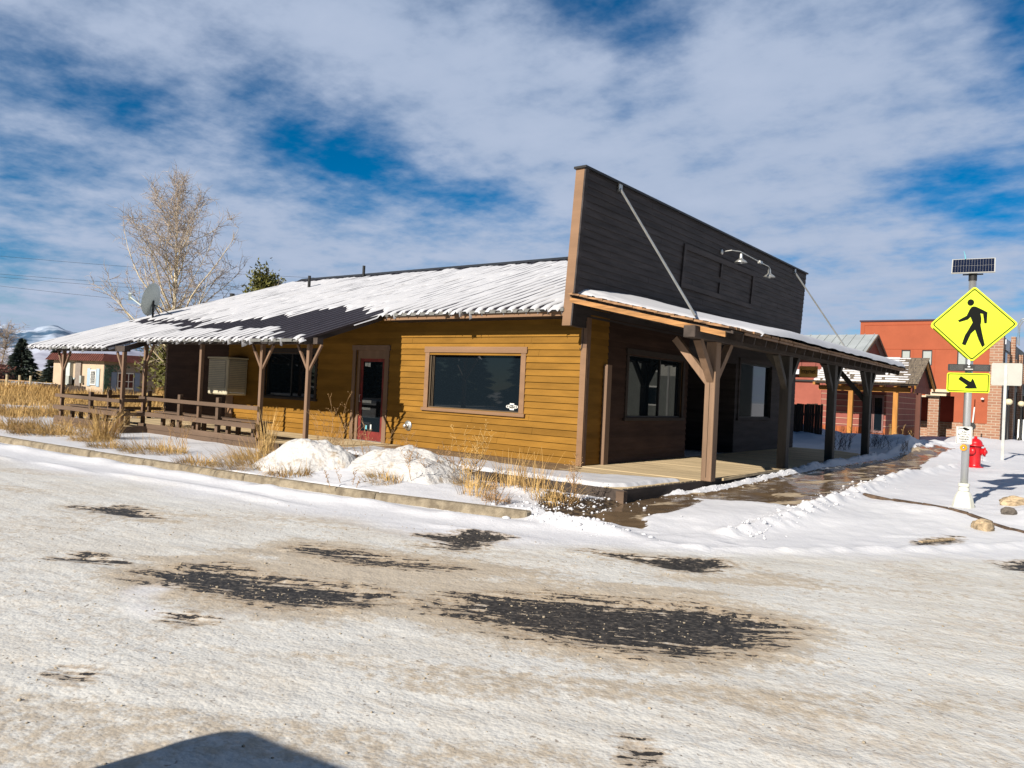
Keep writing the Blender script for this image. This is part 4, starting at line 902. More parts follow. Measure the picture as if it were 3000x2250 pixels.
b = MB(); b.tube([(-17.45, -.2, 3.30), (-17.45, -.2, 3.75), dc], .035, 10); b.tube([(-17.0, .3, 3.5), (-17.45, -.2, 3.85)], .018, 6); b.tube([(-17.9, .3, 3.5), (-17.45, -.2, 3.85)], .018, 6); b.build('mast', m_black, dsh)
b = MB(); b.bar(dc+q @ Vector((0, -.5, .1))*1.0, dc+ldir*.75+q @ Vector((0, -.25, 0)), .035, .035); b.bar(dc+ldir*.72+q @ Vector((-.12, -.25, 0)), dc+ldir*.72+q @ Vector((.12, -.25, 0)), .09, .09); b.build('receiver_arm', m_dish, dsh)
# hanging INTERNET board
sg = thing('hanging_sign', 'small orange wooden board lettered Internet hanging under the canopy', 'sign', (1.76, 9.0, 2.27))
b = MB(); b.box(1.50, 2.01, 8.985, 9.015, 2.26, 2.57); b.build('board', m_signw, sg, bevel=.005)
text_mesh('Internet', .20, 'lettering', m_blk, sg, (1.755, 8.982, 2.42), (1, 0, 0), (0, 0, 1), (0, -1, 0), .002, sx=.62, bold=.003)
b = MB(); b.tube([(1.56, 9, 2.57), (1.56, 9, cz(1.56)-.02)], .006, 5); b.tube([(1.95, 9, 2.57), (1.95, 9, cz(1.95)-.02)], .006, 5); b.build('chain', m_black, sg)
#@@PART2
# ================================================================== SNOW PILES, LUMPS
def gz(x, y): return float(tern(np.array([[float(x)]]), np.array([[float(y)]]))[0][0, 0])
def pile(cx, cy, rx, ry, h, rot, seed, lab):
    n = 130; u = np.linspace(-1.25, 1.25, n); A, B_ = np.meshgrid(u, u)
    r_ = np.hypot(A, B_)*(1+.22*fbm(A*1.3+seed, B_*1.3, 3, seed))
    c, s = math.cos(rot), math.sin(rot); PX = cx+A*rx*c-B_*ry*s; PY = cy+A*rx*s+B_*ry*c
    prof = np.where(r_ < 1, (1-np.minimum(r_, 1)**2)**1.1, -(r_-1)*.8)
    Zp = -.20+h*prof*(1.05+.5*fbm(A*1.4, B_*1.4, 3, seed+4))+(.06*fbm(PX*3.2, PY*3.2, 3, seed+6)+.030*np.abs(fbm(PX*9, PY*9, 3, seed+8)))*ss(1.2, .8, r_)
    kp = r_[:-1, :-1] < 1.2
    return tag(gridmesh('snow_pile', PX, PY, Zp, m_snowd, None, kp), lab, 'snow pile', 'shovelled snow piles between kerb and porch')
pile(-2.95, -4.40, 1.2, .85, .54, .35, 3, 'left shovelled snow pile with straw and dirt at its foot')
pile(-1.25, -3.80, 1.55, .95, .58, .15, 8, 'right cleaner white snow pile, larger, below the red door')
def icoblob(n_pts=0):
    bm = bmesh.new(); bmesh.ops.create_icosphere(bm, subdivisions=1, radius=1); v = np.array([p.co[:] for p in bm.verts]); f = np.array([[q.index for q in p.verts] for p in bm.faces]); bm.free(); return v, f
IV, IF = icoblob()
def lumps(name, pts, mat, lab):
    V = []; F = []; o = 0
    for (x, y, z, r_) in pts:
        v = IV*(1+.35*(rng.random((len(IV), 1))-.5))*np.array([r_*rng.uniform(.7, 1.4), r_*rng.uniform(.7, 1.4), r_*rng.uniform(.5, .9)])
        a = rng.uniform(0, 6.28); c, s = math.cos(a), math.sin(a); v = np.stack([v[:, 0]*c-v[:, 1]*s, v[:, 0]*s+v[:, 1]*c, v[:, 2]], 1)+[x, y, z]
        V.append(v); F.append(IF+o); o += len(v)
    ob = rawmesh(name, np.concatenate(V), np.concatenate(F), mat, None, True); return tag(ob, lab, kind='stuff')
pts = []
def zarr(xs_, ys_):
    return tern(np.array([xs_]), np.array([ys_]))[0][0]
def scatter(n, fx, fy, r0, r1, lift=.3):
    xs_ = np.array([fx() for _ in range(n)]); ys_ = np.array([fy() for _ in range(n)]); z = zarr(xs_, ys_); r_ = r0*(r1/r0)**(rng.random(n)**2.5)
    return [(a, b_, c+lift*d, d) for a, b_, c, d in zip(xs_, ys_, z, r_)]
gs = random.gauss
pts += scatter(260, lambda: gs(2.75, .45), lambda: gs(-4.72, .16), .007, .055, 0)
pts += scatter(260, lambda: gs(2.1, .4), lambda: gs(-3.6, .6), .007, .035)
pts += scatter(300, lambda: random.uniform(4.5, 5.0)+gs(0, .1), lambda: random.uniform(-3.4, 4), .008, .035)
ry_ = [random.uniform(-1.6, 12) for _ in range(700)]
rx_ = [float(np.interp(t_, [p[1] for p in RIDGE], [p[0] for p in RIDGE]))+gs(0, .09) for t_ in ry_]
zz0 = zarr(rx_, ry_); pts += [(a, b_, c-.004, random.uniform(.008, .022)) for a, b_, c in zip(rx_, ry_, zz0)]
lumps('snow_crumbs', pts, m_snow, 'clean white crumbs of broken snow along the shovelled edges')
pts = []
for p in ASPH[:2]+[ASPH[3]]:
    mx_ = sum(q[0] for q in p)/len(p); my_ = sum(q[1] for q in p)/len(p)
    pts += scatter(60, lambda: random.choice(p)[0]*.5+mx_*.5+gs(0, .35), lambda: gs(my_, .42), .003, .014)
U_ = [random.uniform(-3, 3) for _ in range(160)]; V_ = [gs(0, .45) for _ in range(160)]
xs_ = [4.3+a*math.cos(.54)-b_*math.sin(.54) for a, b_ in zip(U_, V_)]; ys_ = [-8.6+a*math.sin(.54)+b_*math.cos(.54) for a, b_ in zip(U_, V_)]
zz0 = zarr(xs_, ys_); pts += [(a, b_, c+.0, random.uniform(.003, .011)) for a, b_, c in zip(xs_, ys_, zz0)]
pts += scatter(1500, lambda: random.uniform(-1, 9), lambda: random.uniform(-12.3, -6), .003, .011)
lumps('gritty_snow_crumbs', pts, m_lump, 'sandy brown crumbs of dirty snow scattered over the road')
# ================================================================== CROSSING SIGN
PC = Vector((6.61, 1.72, -.22)); SN = Vector((.115, -.993, 0)).normalized(); SU = Vector((-SN.y, SN.x, 0)); SZ = Vector((0, 0, 1))
def SP(u, z, n=0): return Vector((PC.x, PC.y, 0))+SU*u+SZ*z+SN*n
cs = thing('pedestrian_crossing_sign', 'yellow diamond pedestrian crossing sign with solar panel and arrow plaque on a silver pole', 'road sign', PC)
b = MB(); b.tube([SP(0, .10), SP(0, 3.80)], .058, 24); b.build('pole', m_alu, cs, True)
b = MB(); b.lathe(SP(0, .14), [(.085, 0), (.085, .05), (.076, .052), (.076, .075), (.088, .077), (.088, .125), (.06, .13)], 20); b.build('collar', m_concw, cs)
b = MB(); b.lathe(SP(0, -.24), [(.185, 0), (.175, .12), (.150, .24), (.115, .33), (.085, .38)], 8); b.build('base', m_concw, cs, bevel=.012)
def rrect(w, h, r, n=6):
    out = []
    for cx_, cy_, a0 in ((w-r, h-r, 0), (-(w-r), h-r, 90), (-(w-r), -(h-r), 180), (w-r, -(h-r), 270)):
        for k in range(n+1): a = R(a0+90*k/n); out.append((cx_+r*math.cos(a), cy_+r*math.sin(a)))
    return out
def plate(mb, poly, cu_, cz_, n0, th, rot=0):
    c, s = math.cos(rot), math.sin(rot); mb.prism([SP(cu_+x*c-y*s, cz_+x*s+y*c, n0) for x, y in poly], SN*th); return mb
def ring(mb, po, pi_, cu_, cz_, n0, th, rot=0):
    c, s = math.cos(rot), math.sin(rot); n = len(po)
    f = lambda q, d: SP(cu_+q[0]*c-q[1]*s, cz_+q[0]*s+q[1]*c, d)
    vs = [f(q, n0) for q in po]+[f(q, n0) for q in pi_]+[f(q, n0+th) for q in po]+[f(q, n0+th) for q in pi_]; fs = []
    for i in range(n):
        j = (i+1) % n; fs += [(2*n+i, 2*n+j, 3*n+j, 3*n+i), (i, n+i, n+j, j), (i, j, 2*n+j, 2*n+i), (n+i, 3*n+i, 3*n+j, n+j)]
    return mb.add(vs, fs)
dz_, du_ = 2.972, .035
ds = plate(MB(), rrect(.457, .457, .05), du_, dz_, .066, .004, R(45)).build('diamond_sign', m_fluo, cs)
plate(MB(), rrect(.457, .457, .05), du_-.012, dz_-.01, -.075, .005, R(45)).build('rear_sign', m_fluo, cs)
ring(MB(), rrect(.430, .430, .035), rrect(.414, .414, .028), du_, dz_, .0705, .0012, R(45)).build('border', m_blk, ds)
a_ = (1070/1.29, 5/1.29); b_ = (44/1.29, -930/1.29)
def zp(px, py):
    dx, dy = px-800, py-955; det = a_[0]*b_[1]-a_[1]*b_[0]
    return ((dx*b_[1]-dy*b_[0])/det, (a_[0]*dy-a_[1]*dx)/det)
fig = [zp(*q) for q in [(800,738),(830,740),(868,757),(972,812),(962,948),(933,948),(918,832),(887,826),(898,878),(896,938),(888,962),(905,1060),(938,1212),(905,1238),(860,1140),(822,1025),(770,1075),(740,1140),(705,1218),(660,1200),(698,1092),(732,1038),(793,935),(768,868),(736,900),(630,930),(614,908),(722,850),(758,775),(778,748)]]
mb = MB(); plate(mb, fig, du_, dz_, .0705, .0014); hc = zp(772, 690); plate(mb, [(hc[0]+.05*math.cos(2*math.pi*k/24), hc[1]+.056*math.sin(2*math.pi*k/24)) for k in range(24)], du_, dz_, .0705, .0014)
mb.build('walking_figure', m_blk, ds)
lb = plate(MB(), rrect(.31, .058, .015), 0, 2.23, .062, .05).build('light_bar', m_black, cs)
m_led = M('clear_led_lens', (.22, .22, .20), .3, .1, 20, bump=0)
mb = MB()
for sd in (-1, 1):
    for i in range(12):
        for j in range(5):
            u = sd*(.09+i*.0165); z = 2.23-.034+j*.017; mb.hexa([SP(u-.003, z-.003, .112), SP(u+.003, z-.003, .112), SP(u+.003, z-.003, .1135), SP(u-.003, z-.003, .1135), SP(u-.003, z+.003, .112), SP(u+.003, z+.003, .112), SP(u+.003, z+.003, .1135), SP(u-.003, z+.003, .1135)])
mb.build('led_array', m_led, lb)
mb = MB(); plate(mb, [(0, .028), (.022, .008), (.012, -.006), (0, .004), (-.012, -.006), (-.022, .008)], .0, 2.238, .1125, .001); plate(mb, rrect(.06, .005, .003, 2), 0, 2.205, .1125, .001); mb.build('emblem', m_white, lb)
pl = plate(MB(), rrect(.315, .165, .03), -.005, 1.977, .064, .004).build('arrow_plaque', m_fluo, cs)
ring(MB(), rrect(.298, .148, .024), rrect(.286, .136, .018), -.005, 1.977, .0685, .0012).build('border', m_blk, pl)
def ap(px, py): return ((px-421)/413*.63, -(py-131)/182*.33)
plate(MB(), [ap(*q) for q in [(350,70),(435,118),(448,120),(460,88),(478,112),(510,182),(430,186),(392,184),(398,166),(416,158),(325,100)]], -.005, 1.977, .0685, .0014).build('arrow', m_blk, pl)
mb = MB(); pb = plate(mb, rrect(.118, .150, .02), -.03, 1.085, .062, .003).build('push_button_sign', m_white, cs)
ring(MB(), rrect(.111, .143, .016), rrect(.105, .137, .012), -.03, 1.085, .0655, .001).build('border', m_blk, pb)
for i, t_ in enumerate(('PUSH', 'BUTTON TO', 'TURN ON', 'WARNING', 'LIGHTS')): text_mesh(t_, .040, 'lettering', m_blk, pb, SP(-.03, 1.135-i*.040, .0665), SU, SZ, SN, 0, sx=.78, bold=.0012)
mb = MB(); plate(mb, [(-.085, .026), (-.072, .026), (-.072, -.022), (-.085, -.022)], -.03, 1.19, .0655, .001); plate(mb, [(-.065, .012), (-.02, .012), (-.01, .028), (.03, .022), (.085, -.004), (.055, -.026), (.02, -.026), (-.02, 0), (-.065, 0)], -.03, 1.19, .0655, .001); mb.build('hand_symbol', m_blk, pb)
m_amber = M('amber_button_housing', (.75, .30, .01), .5, .05, 4, bump=0)
mb = MB(); mb.lathe(SP(-.03, .872, .05), [(.055, 0), (.055, .03), (.045, .04), (.028, .04), (.028, .035)], 20, SN); bo = mb.build('push_button', m_amber, cs, True)
mb = MB(); mb.lathe(SP(-.03, .872, .086), [(.022, 0), (.02, .008)], 14, SN); mb.build('button_cap', m_galv, bo, True)
# solar panel, tilted to the sun
tn = (SN*math.sin(R(48))+SZ*math.cos(R(48))).normalized(); tv = (SZ*math.sin(R(48))-SN*math.cos(R(48))).normalized(); pc = SP(.0, 3.97, -.02)
def TP(u, v, n): return pc+SU*u+tv*v+tn*n
def tbox(mb, u0, u1, v0, v1, n0, n1): mb.hexa([TP(u0, v0, n0), TP(u1, v0, n0), TP(u1, v1, n0), TP(u0, v1, n0), TP(u0, v0, n1), TP(u1, v0, n1), TP(u1, v1, n1), TP(u0, v1, n1)])
mb = MB(); tbox(mb, -.32, .32, -.19, .19, 0, .018); sp_ = mb.build('solar_panel', M('panel_frame', (.40, .40, .38), .5, .05, 3, bump=0), cs)
mb = MB()
for i in range(15):
    for j in range(2): tbox(mb, -.304+i*.0406, -.304+i*.0406+.0388, -.176+j*.177, -.176+j*.177+.173, .0182, .0192)
mb.build('solar_cells', glassmat('solar_cell', (.008, .012, .03), .5, .12), sp_)
mb = MB(); mb.bar(pc-SU*.15-SZ*.14, pc+SU*.15-SZ*.14, .03, .02); mb.tube([SP(0, 3.72), SP(0, 3.90)], .064, 20); mb.build('bracket', m_black, sp_)
mb = MB(); mb.tube([TP(-.12, .18, .02), TP(-.12, .18, .02)+SZ*.06-SU*.008, TP(-.12, .18, .02)+SZ*.14-SU*.03], [.012, .009, .004], 8); mb.build('antenna', m_blue, sp_)
# ================================================================== HYDRANT, BLANK SIGN, ROCKS
hx, hy = 5.66, 11.17; hz = gz(hx, hy)-.01
hy_ = thing('fire_hydrant', 'bright red fire hydrant standing in snow behind the silver sign pole', 'hydrant', (hx, hy, hz))
def hl(p, nm, ax=(0, 0, 1), c=(0, 0, 0), n=24, par=None): b = MB(); b.lathe((hx+c[0], hy+c[1], hz+c[2]), p, n, ax); return b.build(nm, m_red, par or hy_, True)
hl([(.215, .0), (.215, .035), (.16, .04), (.145, .07), (.14, .10), (.145, .58), (.16, .60)], 'barrel')
hl([(.205, .60), (.205, .635), (.175, .65), (.165, .70), (.13, .76), (.07, .80), (.04, .81), (.038, .86), (.02, .87)], 'bonnet')
hl([(.10, .12), (.10, .20), (.125, .205), (.125, .245), (.075, .25), (.04, .28), (.03, .29)], 'hose_cap', (1, .15, 0), (0, 0, .45))
hl([(.08, .12), (.08, .17), (.10, .175), (.10, .205), (.03, .23)], 'hose_cap', (-.35, -.94, 0), (0, 0, .46))
b = MB(); b.tube([(hx+.17, hy-.05, hz+.42), (hx+.19, hy-.06, hz+.22), (hx+.17, hy-.05, hz+.12)], .006, 5); b.build('chain', m_galv, hy_)
bx_, by_ = 5.87, 15.9; bz_ = gz(bx_, by_)
bs = thing('blank_sign', 'unlettered grey back of a road sign on a thin steel post beyond the hydrant', 'road sign', (bx_, by_, bz_))
b = MB(); b.box(bx_-.04, bx_+.04, by_-.02, by_+.02, bz_-.3, 3.06); b.build('post', m_galv, bs)
b = MB(); b.prism([(bx_+.02+x, by_+.03, 2.76+y) for x, y in rrect(.42, .36, .05)], (0, .006, 0)); b.build('panel', m_galv if False else M('dull_aluminium', (.40, .40, .36), .5, .05, 3, bump=0), bs)
def rock(x, y, r_, mat, lab, seed, sc=(1, 1, .7)):
    bm = bmesh.new(); bmesh.ops.create_icosphere(bm, subdivisions=4, radius=1); z = gz(x, y)
    for v in bm.verts:
        c = v.co; k = 1+.35*float(fbm(np.array(c.x*1.6+seed), np.array(c.y*1.6+c.z*1.1), 3, seed))+.10*float(fbm(np.array(c.x*6), np.array(c.y*6+c.z*5), 2, seed+3))
        k *= 1-.25*max(0, abs(c.x)-.6); v.co = Vector((x+c.x*r_*k*sc[0], y+c.y*r_*k*sc[1], z+c.z*r_*k*sc[2]+r_*.15))
    me = bpy.data.meshes.new('boulder'); bm.to_mesh(me); bm.free(); o = link('boulder', me, mat, None, False); return tag(o, lab, 'boulder', 'boulders at the corner bank')
rock(7.08, .02, .165, m_rock, 'tan snow-dusted boulder nearest the road, below the sign pole', 3)
rock(7.30, 1.30, .12, M('dark_rock', (.14, .12, .10), .9, .3, 6, bump=.8, bscale=12), 'small dark boulder in the snowbank right of the sign pole', 5)
rock(7.30, 2.3, .20, m_rock, 'pale tan boulder half buried in the snowbank above the dark one', 9, (1.3, .7, .6))
# dark edge of the bulb-out kerb showing through the snow
b = MB(); C2 = [(5.10, 1.35), (5.6, 1.28), (6.1, 1.02), (6.5, .92), (6.8, .80), (7.15, .48), (7.40, .22), (7.9, -.15)]
for p, q in zip(C2[:-1], C2[1:]):
    za, zb = gz(*p)-.03+random.uniform(-.01, .012), gz(*q)-.03+random.uniform(-.01, .012); b.bar((p[0], p[1], za), (q[0], q[1], zb), .09, .11)
tag(b.build('kerb_edge', M('wet_dark_kerb', (.09, .06, .04), .8, .4, 9, bump=1, bscale=20), bevel=.02), kind='structure')
b = MB(); b.bar((6.56, -1.75, gz(6.56, -1.75)), (6.86, -1.1, gz(6.86, -1.1)+.01), .07, .03); tag(b.build('bark_scrap', m_rock, bevel=.008), 'flat strip of brown bark lying on the snow at the corner', 'debris')
# ================================================================== NEIGHBOURING BUILDINGS
nb = thing('red_gallery_building', 'maroon building with grey metal roof and snow-streaked cedar porch next door', 'building', (-6, 22, 0))
b = MB(); b.box(-14, -1.56, 22, 29, -.3, 2.82); b.build('stucco_wall', m_stuccod, nb)
b = MB(); b.box(-1.55, 1.1, 22, 29, .62, 2.9); b.build('lined_wall', m_redside, nb)
b = MB()
for k in range(9): b.box(-1.56, 1.12, 21.975, 21.999, .70+k*.262, .725+k*.262); b.box(1.101, 1.12, 22, 29, .70+k*.262, .725+k*.262)
b.build('batten', M('pale_batten', (.46, .30, .21), .7, .1, 4, bump=0), nb)
b = MB(); b.box(-1.55, 1.1, 21.99, 29, -.3, .62); 
for k in range(26): b.box(-1.5+k*.1, -1.44+k*.1, 21.965, 21.989, -.2, .60)
b.build('wainscot', M('cedar_wainscot', (.30, .085, .03), .8, .4, 9, GZ, .3, 20), nb)
b = MB(); b.box(-14, -1.5, 21.9, 21.99, 2.52, 2.60); b.box(-14, -1.5, 21.86, 29, 2.83, 2.86); b.build('ledge', m_black, nb)
tag(slab('ledge_snow', [(-14, 21.85), (-1.6, 21.85), (-1.6, 24), (-14, 24)], lambda a, c: a*0+2.86, .20, .12, m_snowr, None, .12, .3, 21), kind='stuff', label='snow on the low maroon wall next door')
for (x0, x1) in ((.28, .56), (.66, .96)):
    b = MB(); b.box(x0-.06, x1+.06, 21.94, 21.98, .42, 2.02); w_ = b.build('window', M('mauve_trim', (.20, .11, .10), .7, .1, 4, bump=0), nb); b = MB(); b.box(x0, x1, 21.93, 21.939, .52, 1.9); b.build('pane', m_glass, w_)
b = MB(); b.box(-14, -.7, 24.6, 29.4, 2.8, 3.95); b.add([(-.7, 24.6, 3.95), (-.7, 29.4, 3.95), (-.7, 27, 4.98), (-14, 24.6, 3.95), (-14, 29.4, 3.95), (-14, 27, 4.98)], [(0, 1, 2), (3, 5, 4), (0, 3, 4, 1)]); b.build('upper_wall', m_redside, nb)
b = MB()
for (ya, za, yb_, zb) in ((24.2, 3.80, 27, 5.06), (27, 5.06, 29.8, 3.80)):
    b.hexa([(-14.3, ya, za-.06), (-.45, ya, za-.06), (-.45, yb_, zb-.06), (-14.3, yb_, zb-.06), (-14.3, ya, za), (-.45, ya, za), (-.45, yb_, zb), (-14.3, yb_, zb)])
for k in range(32): x = -.6-k*.43; b.hexa([(x-.015, 24.2, 3.80), (x+.015, 24.2, 3.80), (x+.015, 27, 5.06), (x-.015, 27, 5.06), (x-.015, 24.2, 3.84), (x+.015, 24.2, 3.84), (x+.015, 27, 5.10), (x-.015, 27, 5.10)])
b.build('metal_roof', m_greymet, nb)
b = MB(); b.hexa([(-.47, 24.2, 3.64), (-.40, 24.2, 3.64), (-.40, 27, 4.90), (-.47, 27, 4.90), (-.47, 24.2, 3.79), (-.40, 24.2, 3.79), (-.40, 27, 5.05), (-.47, 27, 5.05)]); b.hexa([(-.47, 29.8, 3.64), (-.40, 29.8, 3.64), (-.40, 27, 4.90), (-.47, 27, 4.90), (-.47, 29.8, 3.79), (-.40, 29.8, 3.79), (-.40, 27, 5.05), (-.47, 27, 5.05)]); b.build('barge_board', m_rail, nb)
# porch with shake roof
RY, RZ, EZ = 22.0, 3.62, 2.48
b = MB()
for sg_ in (-1, 1): b.hexa([(-1.2, RY+sg_*2.15, EZ-.07), (2.62, RY+sg_*2.15, EZ-.07), (2.62, RY, RZ-.07), (-1.2, RY, RZ-.07), (-1.2, RY+sg_*2.15, EZ), (2.62, RY+sg_*2.15, EZ), (2.62, RY, RZ), (-1.2, RY, RZ)])
pr_ = b.build('porch_roof', m_soffit, nb)
b = MB(); sn_ = MB(); rr = random.Random(33)
for k in range(11):
    t0 = k/11; t1 = (k+1.5)/11; y0 = RY-2.2*(1-t0)-.0; z0 = EZ+(RZ-EZ)*t0; y1 = RY-2.2*(1-min(t1, 1)); z1 = EZ+(RZ-EZ)*min(t1, 1); x = -1.25
    while x < 2.66:
        w_ = rr.uniform(.12, .26); x1 = min(x+w_, 2.68); j = rr.uniform(-.02, .02)
        b.hexa([(x+.004, y0+j, z0+.0), (x1-.004, y0+j, z0+.0), (x1-.004, y1, z1), (x+.004, y1, z1), (x+.004, y0+j, z0+.045), (x1-.004, y0+j, z0+.045), (x1-.004, y1, z1+.012), (x+.004, y1, z1+.012)])
        sc_ = 2.15-.35*k/11
        if x < sc_ and (rr.random() < .86): 
            hh = .055 if x < sc_-.4 else .03; sn_.hexa([(x-.03, y0+.02+j, z0+.046), (x1+.03, y0+.02+j, z0+.046), (x1+.03, y0+.10, z0+.075), (x-.03, y0+.10, z0+.075), (x-.03, y0+.035+j, z0+.048+hh), (x1+.03, y0+.035+j, z0+.048+hh), (x1+.03, y0+.10, z0+.075+hh), (x-.03, y0+.10, z0+.075+hh)])
        x = x1
b.build('shakes', M('grey_shakes', (.15, .12, .085), .9, .5, 9, (3, .4, .4), .5, 20, col2=(.06, .05, .045)), pr_)
tag(sn_.build('shake_snow', m_snowr, bevel=.01), kind='stuff', label='rows of snow caught on the cedar shakes of the neighbouring porch')
b = MB(); b.add([(2.40, RY-1.95, EZ-.1), (2.40, RY+1.95, EZ-.1), (2.40, RY, RZ-.12)], [(0, 1, 2)]); b.box(2.38, 2.42, RY-2.0, RY+2.0, 2.15, 2.42); b.build('gable_panel', M('maroon_gable_board', (.16, .04, .025), .8, .2, 4, GX, .2, 20), nb)
for sg_ in (-1, 1):
    b = MB(); b.bar((2.55, RY+sg_*2.12, EZ-.13), (2.55, RY, RZ-.14), .06, .14); b.build('barge_board', m_honey, nb)
m_honeyx = M('honey_cedar_beam', (.40, .17, .035), .6, .25, 5, GX, .3, 25)
b = MB(); b.box(-1.2, 2.45, 20.30, 20.46, 2.14, 2.34); b.build('beam', m_honeyx, nb)
for k in range(8):
    x = 2.35-k*.52; b = MB(); b.box(x-.05, x+.05, 19.92, 20.6, 2.345, 2.46); b.build('rafter', m_honeyx, nb)
m_dpost = M('maroon_post', (.10, .035, .022), .7, .2, 4, GZ, .3, 20)
for x, y, mm in ((2.60, 20.40, m_dpost), (1.78, 20.40, m_honey), (.08, 20.40, m_honey)):
    b = MB(); b.box(x-.09, x+.09, y-.09, y+.09, -.3, 2.14); b.build('post', mm, nb, bevel=.01)
# dark board fence between the buildings
fn = thing('board_fence', 'tall dark weathered board fence between the storefront and the red building', 'fence', (-3.0, 17.0, 0)); b = MB(); x = -6.0; rr = random.Random(5)
while x < -.12: w_ = rr.uniform(.07, .10); b.box(x, x+w_, 17.0, 17.02+rr.uniform(0, .03), -.2, 1.50+rr.uniform(-.05, .04)); x += w_+.012
b.build('boards', m_darkwood, fn); b = MB(); b.box(-6, -.14, 17.06, 17.1, .3, .4); b.box(-6, -.14, 17.06, 17.1, 1.05, 1.15); b.build('rail', m_darkwood, fn)
# orange stucco and brick building
ob = thing('orange_stucco_building', 'large orange stucco and brick commercial building with recessed entrance and small upper windows', 'building', (0, 34, 0))
WN = [(-.74, -.28), (.30, .80), (2.0, 2.5)]
b = MB(); backing(b, 'x', 34, 34.3, -2.95, 3.50, 2.30, 6.42, [(a, c, 3.95, 4.80) for a, c in WN]); b.box(1.95, 3.50, 34, 34.3, .92, 2.30); b.box(-2.95, -2.65, 34.31, 60, -.2, 6.42); b.build('stucco_wall', m_stucco, ob)
b = MB(); b.box(-2.85, 3.5, 37, 37.2, -.2, 2.3); b.box(1.95, 2.15, 34.31, 37, .92, 2.3); b.build('recess_wall', M('deep_red_stucco', (.36, .06, .035), .9, .08, 1.5, bump=.2, bscale=60), ob)
b = MB(); b.box(-2.85, 1.95, 36.93, 36.99, -.2, .85); b.box(1.5, 1.95, 34.9, 36.9, -.2, .5); b.build('brick_base', m_brick, ob)
b = MB(); b.box(1.90, 3.52, 33.94, 34.30, -.3, .91); b.box(3.505, 4.10, 33.9, 34.6, -.3, 5.75); b.build('brick_pier', m_brick, ob)
b = MB(); b.box(.70, 1.22, 34.0, 34.5, -.3, 2.22); b.build('brick_column', m_brick, ob)
b = MB(); b.box(-2.95, 1.25, 33.88, 33.99, 2.21, 2.30); b.box(.6, 1.60, 33.70, 33.99, 2.301, 2.50); b.box(.9, 1.75, 33.55, 33.99, 2.501, 2.66); b.build('cornice', M('cream_cornice', (.55, .46, .33), .8, .05, 3, bump=.1), ob)
b = MB(); b.box(-3.0, 3.55, 33.93, 34.34, 6.42, 6.50); b.build('parapet_cap', M('plum_cap_flashing', (.05, .03, .05), .6, .1, 3, bump=0), ob)
b = MB()
for (x0, x1, z0, z1) in ((-2.75, 3.5, 6.20, 6.23), (-2.95, 3.5, 4.84, 4.86), (-2.75, -2.73, 2.4, 6.2), (-.16, -.14, 2.4, 4.83), (.92, .94, 2.4, 4.83)): b.box(x0, x1, 33.985, 33.999, z0, z1)
b.build('reveal_lines', M('rust_reveal', (.33, .07, .03), .9, .05, 3, bump=0), ob)
for a, c in WN:
    b = MB()
    for (x0, x1, z0, z1) in ((a, a+.05, 3.95, 4.8), (c-.05, c, 3.95, 4.8), (a+.05, c-.05, 4.75, 4.8), (a+.05, c-.05, 3.95, 4.0)): b.box(x0, x1, 34.03, 34.1, z0, z1)
    w_ = b.build('window', m_black, ob); b = MB(); b.box(a+.05, c-.05, 34.06, 34.08, 4.0, 4.75); b.build('pane', m_glassb, w_)
b = MB(); b.box(-1.25, -.15, 36.90, 36.92, .75, 1.95); w_ = b.build('window', m_black, ob); b = MB(); b.box(-1.15, -.25, 36.88, 36.899, .83, 1.87); b.build('pane', m_glass, w_)
for x in (-.95, -.45): sticker(ob, (0, 36.92, 0), (1, 0, 0), (0, -1, 0), x-.08, x+.08, .42, .68, m_white, 'notice')
b = MB(); b.box(3.2, 3.34, 33.80, 33.98, 2.18, 2.26); b.lathe((3.27, 33.8, 2.18), [(.05, 0), (.06, .05), (.03, .1)], 10); b.build('security_light', m_white, ob)
# street facade running away behind the brick pier
gb = thing('grey_storefront_row', 'grey sided storefront row with brick pilasters and dark windows receding behind the brick pier', 'building', (4, 45, 0))
b = MB(); b.box(-2.6, 4.02, 37.4, 72, 3.2, 5.6); b.box(-2.6, 3.85, 37.4, 72, -.3, 3.2); b.box(3.4, 4.0, 34.7, 37.39, -.3, 5.6); b.build('grey_wall', m_greyside, gb)
for k in range(7):
    y = 38.5+k*5; b = MB(); b.box(4.03, 4.25, y, y+.55, -.3, 5.9 if k % 2 == 0 else 5.2); b.build('brick_pilaster', m_brick, gb)
    b = MB(); b.box(4.025, 4.06, y-3.2, y-.6, 3.4, 4.9); b.box(3.86, 3.90, y-3.4, y-.3, .1, 2.9); w_ = b.build('window', m_black, gb)
    b = MB(); b.box(4.061, 4.066, y-3.1, y-.7, 3.5, 4.8); b.box(3.901, 3.906, y-3.3, y-.4, .2, 2.8); b.build('pane', m_glass, w_)
b = MB(); b.box(4.03, 5.1, 46, 60, 2.75, 3.15); b.build('awning', m_greymet, gb)
b = MB(); b.box(4.03, 4.08, 35.5, 37.4, 4.95, 5.5); b.build('wall_panel', M('pale_blank_panel', (.55, .58, .62), .6, .05, 3, bump=0), gb)
b = MB()
for y in (41.6, 42.6): b.tube([(4.1, y, 5.7), (4.1, y, 6.9), (4.25, y, 7.2), (4.6, y, 7.3), (4.95, y, 7.15), (5.0, y, 6.9)], .035, 8)
b.build('gooseneck_pipe', m_galv, gb)
